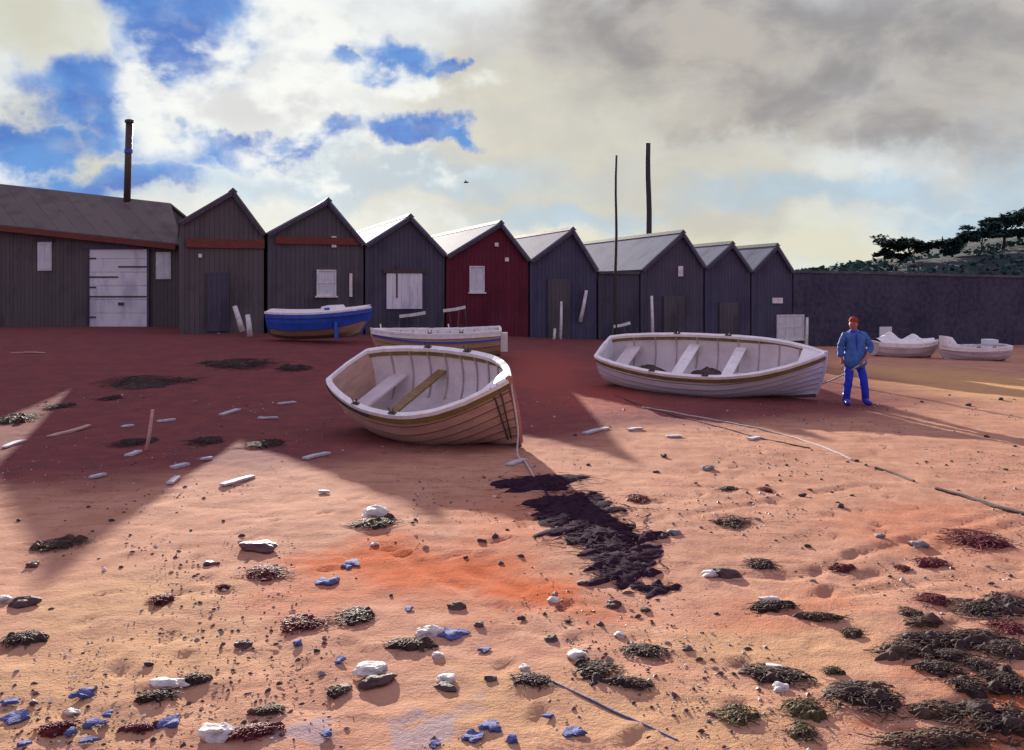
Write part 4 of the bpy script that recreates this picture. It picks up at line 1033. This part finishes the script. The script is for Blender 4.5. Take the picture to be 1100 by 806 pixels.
# ------------------------------------------------------------------ weed, stones, scraps
def size_at(px, py, w, h):
    c = G(px, py); d = c.y
    return c, max(.02, w/2*d/F), max(.02, min(.75*w/2*d/F*2.2, h/2*d*d/(HC*F)))
def weed(px, py, w, h, m, label, group=None, ang=0.0, name='seaweed_clump', lift=1.0, dens=1.0):
    c, rx, ry = size_at(px, py, w, h); rnd = random.Random(int(px*13+py*7))
    mb = MB(); ca, sa = math.cos(ang), math.sin(ang)
    def put(u, v): return c.x+u*ca-v*sa, c.y+u*sa+v*ca
    H_ = min(.06, .12*min(rx, ry)+.016)*lift
    # matted heart of the clump: a ragged, lobed mat lying on the sand
    n, rg = 44, 7; ph = rnd.uniform(0, 99)
    for part in range(rnd.choice((2,3,3,4))):
        vs, fs = [], []
        ou, ov = (0,0) if part == 0 else (rnd.uniform(-.75,.75)*rx, rnd.uniform(-.6,.6)*ry)
        sc_ = (1.0 if dens < .5 else .78) if part == 0 else rnd.uniform(.28,.55)
        for j in range(rg+1):
            for i in range(n):
                a = 2*math.pi*i/n; k = j/rg
                rr = k*sc_*max(.18, .78+.75*noise.noise(Vector((math.cos(a)*1.4+ph, math.sin(a)*1.4, part)))+.22*noise.noise(Vector((math.cos(a)*6+ph, math.sin(a)*6, 5))))
                x, y = put(ou+math.cos(a)*rr*rx, ov+math.sin(a)*rr*ry)
                z = ground(x, y)+H_*(1-k**2.5)*(1+.9*noise.noise(Vector((x*17, y*17, ph))))-(.012 if j == rg else 0)
                vs.append(Vector((x, y, z)))
        for j in range(rg):
            for i in range(n): fs.append((j*n+i, j*n+(i+1)%n, (j+1)*n+(i+1)%n, (j+1)*n+i))
        mb.add(vs, fs)
    # strands combed out along the clump by the tide, lying flat
    N = int((55+min(170, 330*rx))*dens); comb = rnd.choice((0, math.pi))
    for _ in range(N):
        a = rnd.uniform(0, 2*math.pi); k = rnd.uniform(.1, 1.0)
        u, v = math.cos(a)*k*rx*.85, math.sin(a)*k*ry*.85
        d = (comb if rnd.random() < .75 else comb+math.pi)+rnd.gauss(0, .5); ln = rnd.uniform(.25, .95)*max(.6*rx, ry*.8); wd = rnd.uniform(.003,.009)*min(1.8, .6+2*rx)
        pts = []; cur = d
        for s_i in range(7):
            x, y = put(u, v); z = ground(x, y)+.005+H_*.8*max(0, 1-(abs(u)/rx)**2-(abs(v)/ry)**2)+rnd.uniform(0, .008)*lift
            pts.append(Vector((x, y, z))); cur += rnd.gauss(0, .5); u += math.cos(cur)*ln/6; v += math.sin(cur)*ln/6*min(1, ry/rx+.35)
        mb.sweep(pts, wd*2, .006, taper=lambda t: (1.0-.75*t)*(.75+.35*math.sin(t*11+wd*900)))
    return tag(mb.build(name, M[m], None, c.copy(), smooth=True), label, 'seaweed', group)
def rock_mesh(rx, ry, rz, seed, sub=3):
    bm = bmesh.new(); bmesh.ops.create_icosphere(bm, subdivisions=sub, radius=1)
    for v in bm.verts:
        p = v.co.copy(); p = Vector([math.copysign(abs(c_)**.8, c_) for c_ in p]); k = .92+.5*noise.noise(p*1.1+Vector((seed,0,0)))+.12*noise.noise(p*3+Vector((0,seed,0)))
        q = p*k; q.z = max(q.z, -.45)
        v.co = Vector((q.x*rx, q.y*ry, q.z*rz))
    me = bpy.data.meshes.new('stone'); bm.to_mesh(me); bm.free()
    return me
def stone(px, py, w, h, m, label, group=None, name='stone', flat=.55):
    c, rx, ry = size_at(px, py, w, h); ry = max(ry*.6, rx*.55)
    me = rock_mesh(rx, ry, max(.012, min(rx, ry)*flat), px*.37+py*.11); me.materials.append(M[m])
    o = bpy.data.objects.new(name, me); COL.objects.link(o); o.location = c+Vector((0,0,min(rx,ry)*flat*.25)); o.rotation_euler = (0,0,random.uniform(-.5,.5))
    return tag(o, label, 'stone', group)
def scrap(px, py, w, h, label, group=None):
    c, rx, ry = size_at(px, py, w, h); rnd = random.Random(int(px*3+py)); ph = rnd.uniform(0,50)
    n, rg = 20, 5; top = []; 
    for j in range(rg+1):
        for i in range(n):
            a = 2*math.pi*i/n; k = j/rg; rr = k*(.8+.7*noise.noise(Vector((math.cos(a)*1.6+ph, math.sin(a)*1.6, 0))))
            x, y = c.x+math.cos(a)*rr*rx, c.y+math.sin(a)*rr*ry
            top.append(Vector((x, y, ground(x, y)+.012+.03*abs(noise.noise(Vector((x*9, y*9, ph))))*(1 if j < rg else .2))))
    fs = [(j*n+i, j*n+(i+1)%n, (j+1)*n+(i+1)%n, (j+1)*n+i) for j in range(rg) for i in range(n)]
    m_ = len(top); bot = [p-Vector((0,0,.008)) for p in top]
    fs2 = [tuple(q+m_ for q in f[::-1]) for f in fs]; rim = [(rg*n+i, rg*n+(i+1)%n, m_+rg*n+(i+1)%n, m_+rg*n+i) for i in range(n)]
    mb = MB(); mb.add(top+bot, fs+fs2+rim)
    return tag(mb.build('net_scrap', M['blue_scrap'], None, c.copy()), label, 'net scrap', group)

WEEDS = [
 (831,727,96,24,'weed_dark','long black weed clump with pale flecks, left of the largest clump',-.35), (935,752,84,40,'weed_dark','largest black weed clump on the right, with white stone on top',-.25),
 (864,762,52,24,'weed_olive','olive weed strand slanting away from the white-flecked black clump',-.5), (794,771,46,30,'weed_olive','squat olive weed clump below the black clumps, leftmost of them',-.4),
 (861,788,30,24,'weed_olive','small olive weed tuft at the bottom edge',0), (895,723,24,9,'weed_olive','thin olive weed wisp above the largest black clump',.1),
 (1011,765,56,20,'weed_brown','stringy brown weed trailing right of the largest clump',-.2), (968,701,62,18,'weed_brown','brown weed streak with lacy tips, left end of the long bank',.2),
 (1003,690,70,20,'weed_dark','black weed in the middle of the long slanting bank',.15), (1052,690,80,22,'weed_dark','black weed at the right end of the long slanting bank',.2),
 (1009,721,52,18,'weed_dark','black oval weed clump under the long slanting bank',0), (1053,718,36,20,'weed_dark','black weed clump right of the oval one',.3),
 (1083,735,50,34,'weed_dark','heavy black weed heap close to the right picture edge',.1), (1062,656,56,28,'weed_dark','black weed heap with maroon leaf above the long bank',.3),
 (1090,648,34,34,'weed_dark','upright black weed heap at the right edge above the bank',.2), (979,661,22,18,'weed_brown','small brown weed tuft left of the maroon leaf',.2),
 (990,670,46,10,'weed_brown','brown weed streak slanting below the small tuft',.45), (1003,645,32,14,'weed_maroon','maroon weed leaf with trailing stem',-.3),
 (1050,582,66,24,'weed_maroon','large maroon weed spread near the right edge',0), (1085,676,30,20,'weed_maroon','maroon weed patch at the right edge amid black weed',.3),
 (1078,700,70,26,'weed_dark','black weed mat between the long bank and the edge heap',.15), (1040,740,46,20,'weed_dark','black weed mat left of the heavy edge heap',.1), (1020,706,60,14,'weed_dark','thin black weed strip under the long slanting bank',.15),
 (1070,775,90,44,'weed_dark','broad dark weed mass in the bottom right corner',.1), (1010,795,120,22,'weed_brown','brown weed fringe along the bottom right edge',.05),
 (828,652,62,12,'weed_dark','dark weed with white stone and long forked tail on the right',.15), (880,664,60,10,'weed_brown','brown weed tail pointing right from the dark forked weed',-.3),
 (915,682,30,11,'weed_brown','lens-shaped brown weed clump at the end of the weed tail',.1), (819,608,36,12,'weed_dark','dark weed pad with a stem on the upper right sand',.1),
 (640,722,52,26,'weed_dark','dark weed clump topped with white stones, bottom centre',-.25), (676,736,60,14,'weed_dark','ragged weed tail right of the white-topped centre clump',-.35),
 (690,702,62,20,'weed_dark','dark weed clump with white speck, furthest up in the centre right',-.35), (570,733,54,18,'weed_dark','ragged dark weed clump where the straight rope begins',-.3),
 (382,664,44,22,'weed_dark','layered dark weed stack left of the orange sand',.15), (440,694,62,16,'weed_dark','long black weed streak beside the white rock and blue scrap',.2),
 (323,672,66,22,'weed_maroon','maroon brown weed fronds between blue scraps',.15), (286,616,50,20,'weed_maroon','maroon weed clump with white specks, left of the blue scraps',.3),
 (175,645,30,13,'weed_maroon','maroon weed pad by itself on the left sand',.2), (27,688,52,18,'weed_dark','black weed clump with blue shell at the left edge',0),
 (62,587,58,18,'weed_brown','brown ragged weed mat on the upper left sand',.2), (171,750,52,16,'weed_dark','dark weed under the white triangular rock',.2),
 (212,731,36,11,'weed_dark','dark weed streak right of the white triangular rock',.1), (60,784,54,14,'weed_maroon','slanting dark weed streak in the bottom left corner',.45),
 (275,788,76,20,'weed_maroon','dark weed spread right of the big bottom white rock',.25), (288,766,46,12,'weed_brown','dark weed above the bottom white rock, in lilac silt',.2),
 (150,784,44,10,'weed_maroon','brown weed strip near blue scraps at bottom left',.1), (362,745,26,14,'weed_dark','black weed tuft left of the white-capped rock',.3),
 (404,564,60,14,'weed_brown','brown weed with bright white stone on the lit sand below the boat',.15), (240,632,18,6,'weed_maroon','little maroon weed wisp, left sand',.3),
 (1000,606,42,12,'weed_maroon','maroon weed cluster on the upper right sand',.2), (905,612,30,9,'weed_maroon','lens-shaped maroon weed on the upper right sand',-.1),
 (970,612,18,8,'weed_maroon','tiny maroon weed pad between two larger ones',0),
 (150,411,120,10,'weed_dark','long black weed bank on the shaded left beach',0), (118,429,24,16,'weed_dark','black weed lump under the left end of the long bank',0),
 (255,392,80,9,'weed_dark','black weed bank near the blue boat',.1), (316,396,34,24,'weed_dark','round black weed heap close behind the stern of the pinkish boat',0),
 (17,450,44,22,'weed_dark','black weed heap at the left picture edge in shade',.1), (62,438,26,22,'weed_dark','black weed heap beside the pinkish driftwood pole',0),
 (140,476,40,14,'weed_dark','black weed behind the pinkish stake foot',0), (222,475,36,14,'weed_dark','black weed on the top of the lit sand wedge',.15), (284,478,44,10,'weed_dark','black weed streak in the shade right of the wedge',-.1),
 (585,520,93,33,'weed_bow_shadow','purple black weed added as bow shadow, top of the slanting ridge',-.6), (626,552,102,33,'weed_bow_shadow','purple black weed added as bow shadow, second from the ridge top',-.75), (648,578,102,36,'weed_bow_shadow','purple black weed added as bow shadow, just past the ridge middle',-.8), (663,604,89,39,'weed_bow_shadow','purple black weed added as bow shadow, third from the ridge foot',-.8),  # slanting ridge of dark weed, added to carry on the bow's shadow
 (612,542,93,36,'weed_bow_shadow','purple black weed added as bow shadow, below the pinkish bow',-.7), (640,568,96,45,'weed_bow_shadow','purple black weed added as bow shadow, in the middle of the ridge',-.8),
 (655,592,68,39,'weed_bow_shadow','purple black weed added as bow shadow, low on the ridge',-.8), (668,617,68,39,'weed_bow_shadow','purple black weed added as bow shadow, at the lower ridge end',-.6),
 (690,632,40,12,'weed_bow_shadow','narrow purple weed added as bow shadow tip at the ridge end',-.4), (708,634,36,20,'weed_bow_shadow','detached purple leaf-like weed added as bow shadow, off the ridge end',-.6),
 (684,537,26,16,'weed_maroon','maroon three-pointed weed on lit sand below the grey boat',0), (823,527,16,14,'weed_maroon','small maroon triangular weed right of the three-pointed one',0),
 (783,526,20,10,'weed_dark','dark leaf of weed on lit sand in the middle right',-.4), (785,562,36,14,'weed_brown','grey brown weed dash on the middle right sand',-.4)]
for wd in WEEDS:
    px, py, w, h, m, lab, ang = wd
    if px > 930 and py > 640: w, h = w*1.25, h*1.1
    weed(px, py, w, h, m, lab, None, ang, lift=.7 if m == 'weed_bow_shadow' else 1.0, dens=.22 if m == 'weed_bow_shadow' else 1.0)

STONES = [
 (460,681,30,13,'stone_white','angular white rock beside the blue scrap and black weed streak'), (470,705,14,13,'stone_white','white stone below the angular white rock'),
 (400,722,36,20,'stone_white','frothy white rock on the orange sand bottom left of centre'), (478,731,20,13,'stone_white','small square white rock near the lilac silt'),
 (181,736,40,14,'stone_white','white triangular rock on the bottom left sand'), (232,790,36,24,'stone_white','big white pointed rock at the bottom left'),
 (77,766,20,7,'stone_white','white flat rock amid bottom left blue scraps'), (4,645,16,26,'stone_white','white rock at the left picture edge'),
 (401,554,28,13,'stone_white','bright white stone on lit sand below the pinkish boat'), (563,719,14,9,'stone_white','white stone at the start of the straight rope'),
 (622,706,22,14,'stone_white','white stones crowning the bottom centre weed'), (666,683,12,9,'stone_white','white speck stone above centre right weed'),
 (839,741,18,14,'stone_white','white stone between black weed and olive strand'), (915,736,15,9,'stone_white','white stone on top of the largest black weed'),
 (833,720,30,8,'stone_white','pale bluish stone on the white-flecked weed'), (594,646,13,8,'stone_white','flat pale stone alone on the orange sand'),
 (826,645,22,7,'stone_white','white stone atop the forked dark weed'), (762,618,20,8,'stone_white','white stone on the upper right sand pad'),
 (402,586,10,9,'stone_white','white pebble at the dark orange patch'), (835,743,8,6,'stone_white','white chip beside the olive strand'),
 (404,733,40,12,'stone_dark','dark rock beneath the frothy white rock'), (478,739,28,9,'stone_dark','dark rock beneath the small square white rock'),
 (593,688,16,14,'stone_dark','dark angular stone in the middle of the bottom sand'), (659,651,16,10,'stone_dark','dark stone right of the ridge end'),
 (693,656,11,9,'stone_dark','dark stone below the detached purple bow-shadow weed'), (628,628,14,9,'stone_dark','dark stone left of the ridge lower end'),
 (514,672,11,10,'stone_dark','dark round stone above the square white rock'), (527,731,14,8,'stone_dark','dark stone right of the lilac silt'),
 (490,653,20,8,'stone_dark','dark stone with white chip on the orange sand'), (738,698,13,8,'stone_dark','dark stone alone right of centre weed'),
 (24,650,30,14,'stone_dark','dark oval stone at the left edge'), (261,694,18,11,'stone_dark','dark stone with pale cap on the left sand'),
 (369,741,20,10,'stone_dark','dark stone by the bottom blue scraps'), (224,607,12,10,'stone_maroon','maroon round stone on the left sand'), (232,606,8,7,'stone_maroon','small maroon stone touching the round one'),
 (278,590,40,12,'stone_maroon','long maroon stone on the left sand'), (35,608,14,9,'stone_maroon','maroon stone near the upper left weed mat'),
 (779,617,30,10,'stone_dark','dark rock behind the white upper right stone'), (725,574,16,9,'stone_grey','grey stone left of the dash of weed'),
 (760,505,14,6,'stone_grey','grey stone below the grey boat shadow'), (945,577,11,9,'stone_grey','grey stone on the right sand'), (988,587,20,8,'stone_grey','double grey stone on the right sand')]
for s_ in STONES: stone(*s_)
SCR = [(376,607,22,16,'heart-shaped blue scrap on the orange sand'), (352,625,30,12,'long blue scrap below the heart-shaped one'), (486,681,34,12,'blue scrap lying over the black weed streak'),
 (365,711,14,12,'blue scrap left of the frothy white rock'), (320,693,10,12,'blue scrap under the maroon brown fronds'), (89,747,30,14,'blue scrap with pale shell, bottom left'),
 (12,755,22,9,'blue scrap at the bottom left edge, upper one'), (18,772,32,13,'blue scrap at the bottom left edge, lower one'), (101,779,26,11,'blue scrap cluster right of the slanting weed'),
 (115,769,12,10,'small blue scrap above the cluster'), (76,789,12,8,'little blue scrap under the slanting weed'), (182,778,28,14,'blue scrap beneath the dark weed and white triangle'),
 (26,800,16,6,'blue scrap at the bottom edge far left'), (95,797,24,7,'blue scrap at the bottom edge by brown strip'), (527,782,26,14,'slate blue scrap at bottom centre with pale speck'),
 (508,793,28,14,'slate blue scrap left of the pale-specked one'), (550,797,14,10,'slate blue scrap at the bottom edge centre'), (615,788,30,14,'bent slate blue scrap under the straight rope'),
 (589,771,14,5,'thin slate blue scrap left of the rope'), (468,800,14,9,'slate blue scrap at the bottom edge left of centre'), (439,655,10,6,'tiny blue scrap on the orange sand'), (520,699,14,8,'blue scrap and dark stone end of the weed streak'),
 (350,789,16,12,'blue scrap right of the dark weed spread')]
for s_ in SCR: scrap(*s_)
# loose small stones that nothing tells apart
rnd = random.Random(21)
small = [(845,500),(838,517),(705,508),(713,491),(855,494),(872,484),(910,497),(920,496),(930,500),(1022,496),(985,498),(618,468),(632,500),(730,552),(738,548),(712,578),(723,575),(692,572),(862,533),(870,527),(915,533),(985,546),(900,541),(903,545),(868,588),(880,575),(545,570),(532,577),(585,572),(598,568),(518,583),(500,600),(560,598),(538,606),(300,600),(120,560),(140,575),(205,570),(240,560),(95,545),(130,610),(160,715),(250,720),(230,655),(215,648),(770,660),(700,668),(610,668),(655,745),(700,760),(745,740),(760,790),(880,700),(950,640),(930,600),(1080,505),(1060,470),(1090,480),(1020,425),(990,432),(1040,436),(1075,430),(55,655),(70,560),(20,560),(340,700),(300,735),(420,640),(560,665),(640,690)]
proto = {}
for i, (x, y) in enumerate(small):
    k = ('stone_dark','stone_grey','stone_maroon')[rnd.choice((0,0,1,2))] if False else 'stone_dark'
    c = G(x, y); s_ = rnd.choice((1.6,2.0,2.5,3.0,4.6))*rnd.uniform(.8,1.2)*c.y/F
    if i < 6:
        me = rock_mesh(1, .75, .6, i*5.1, 2); me.materials.append(M['stone_dark']); proto[i] = me
    o = bpy.data.objects.new('pebble', proto[i % 6]); COL.objects.link(o); o.location = c+Vector((0,0,s_*.2)); o.scale = (s_, s_, s_); o.rotation_euler = (0,0,rnd.uniform(0,6))
    tag(o, 'small loose dark pebble lying by itself on sunlit sand', 'pebble', 'dark pebbles strewn over the sand')
# grit
mb = MB()
for _ in range(26000):
    y = 3.4+17*rnd.random()**1.4; x = rnd.uniform(-.62,.62)*y+rnd.uniform(-.5,.5)
    if noise.noise(Vector((x*.7, y*.45, 9)))+.35*noise.noise(Vector((x*2.6, y*1.4, 2)))+.3*rnd.uniform(-1,1)+(.10 if x > .2*y else 0) < .17: continue
    r = min(.032, .003+.0036*rnd.expovariate(.9)); z = ground(x, y)
    a = rnd.uniform(0,6); u = Vector((math.cos(a), math.sin(a), 0))*r*rnd.uniform(1,1.9); v = Vector((-math.sin(a), math.cos(a), 0))*r; c = Vector((x, y, z+.003)); t = Vector((0,0,r*rnd.uniform(.5,.9))); t2 = t+u*.35; t = t-u*.35
    mb.cur = rnd.choice((0,0,0,1,2,2,3,3))
    mb.add([c-u, c-v, c+u, c+v, c+t, c+t2], [(0,1,4),(1,2,5),(1,5,4),(2,3,5),(3,0,4),(3,4,5)])
g = mb.build('beach_grit', [M['stone_dark'], M['stone_white'], M['stone_grey'], M['stone_maroon']], None, Vector((0,8,0))); g['kind'] = 'stuff'

# a bird over the roofs
def gull():
    c = P(499, 196, 55); mb = MB()
    mb.tube([c+Vector((-.05,0,-.02)), c, c+Vector((.16,0,.0)), c+Vector((.26,0,.01))], lambda t: .055*math.sin(math.pi*min(.95,max(.12,t))), 8)
    b = tag(mb.build('gull', M['gull'], None, c.copy(), smooth=True), 'small dark gull flying above the maroon shed', 'bird')
    for s in (-1, 1):
        w = MB(); w.sweep([c+Vector((.06,.02*s,.01)), c+Vector((.08,.18*s,.09)), c+Vector((.02,.36*s,.06))], .09, .014, taper=lambda t: 1-.7*t); w.build('wing', M['gull'], b, c)
gull()
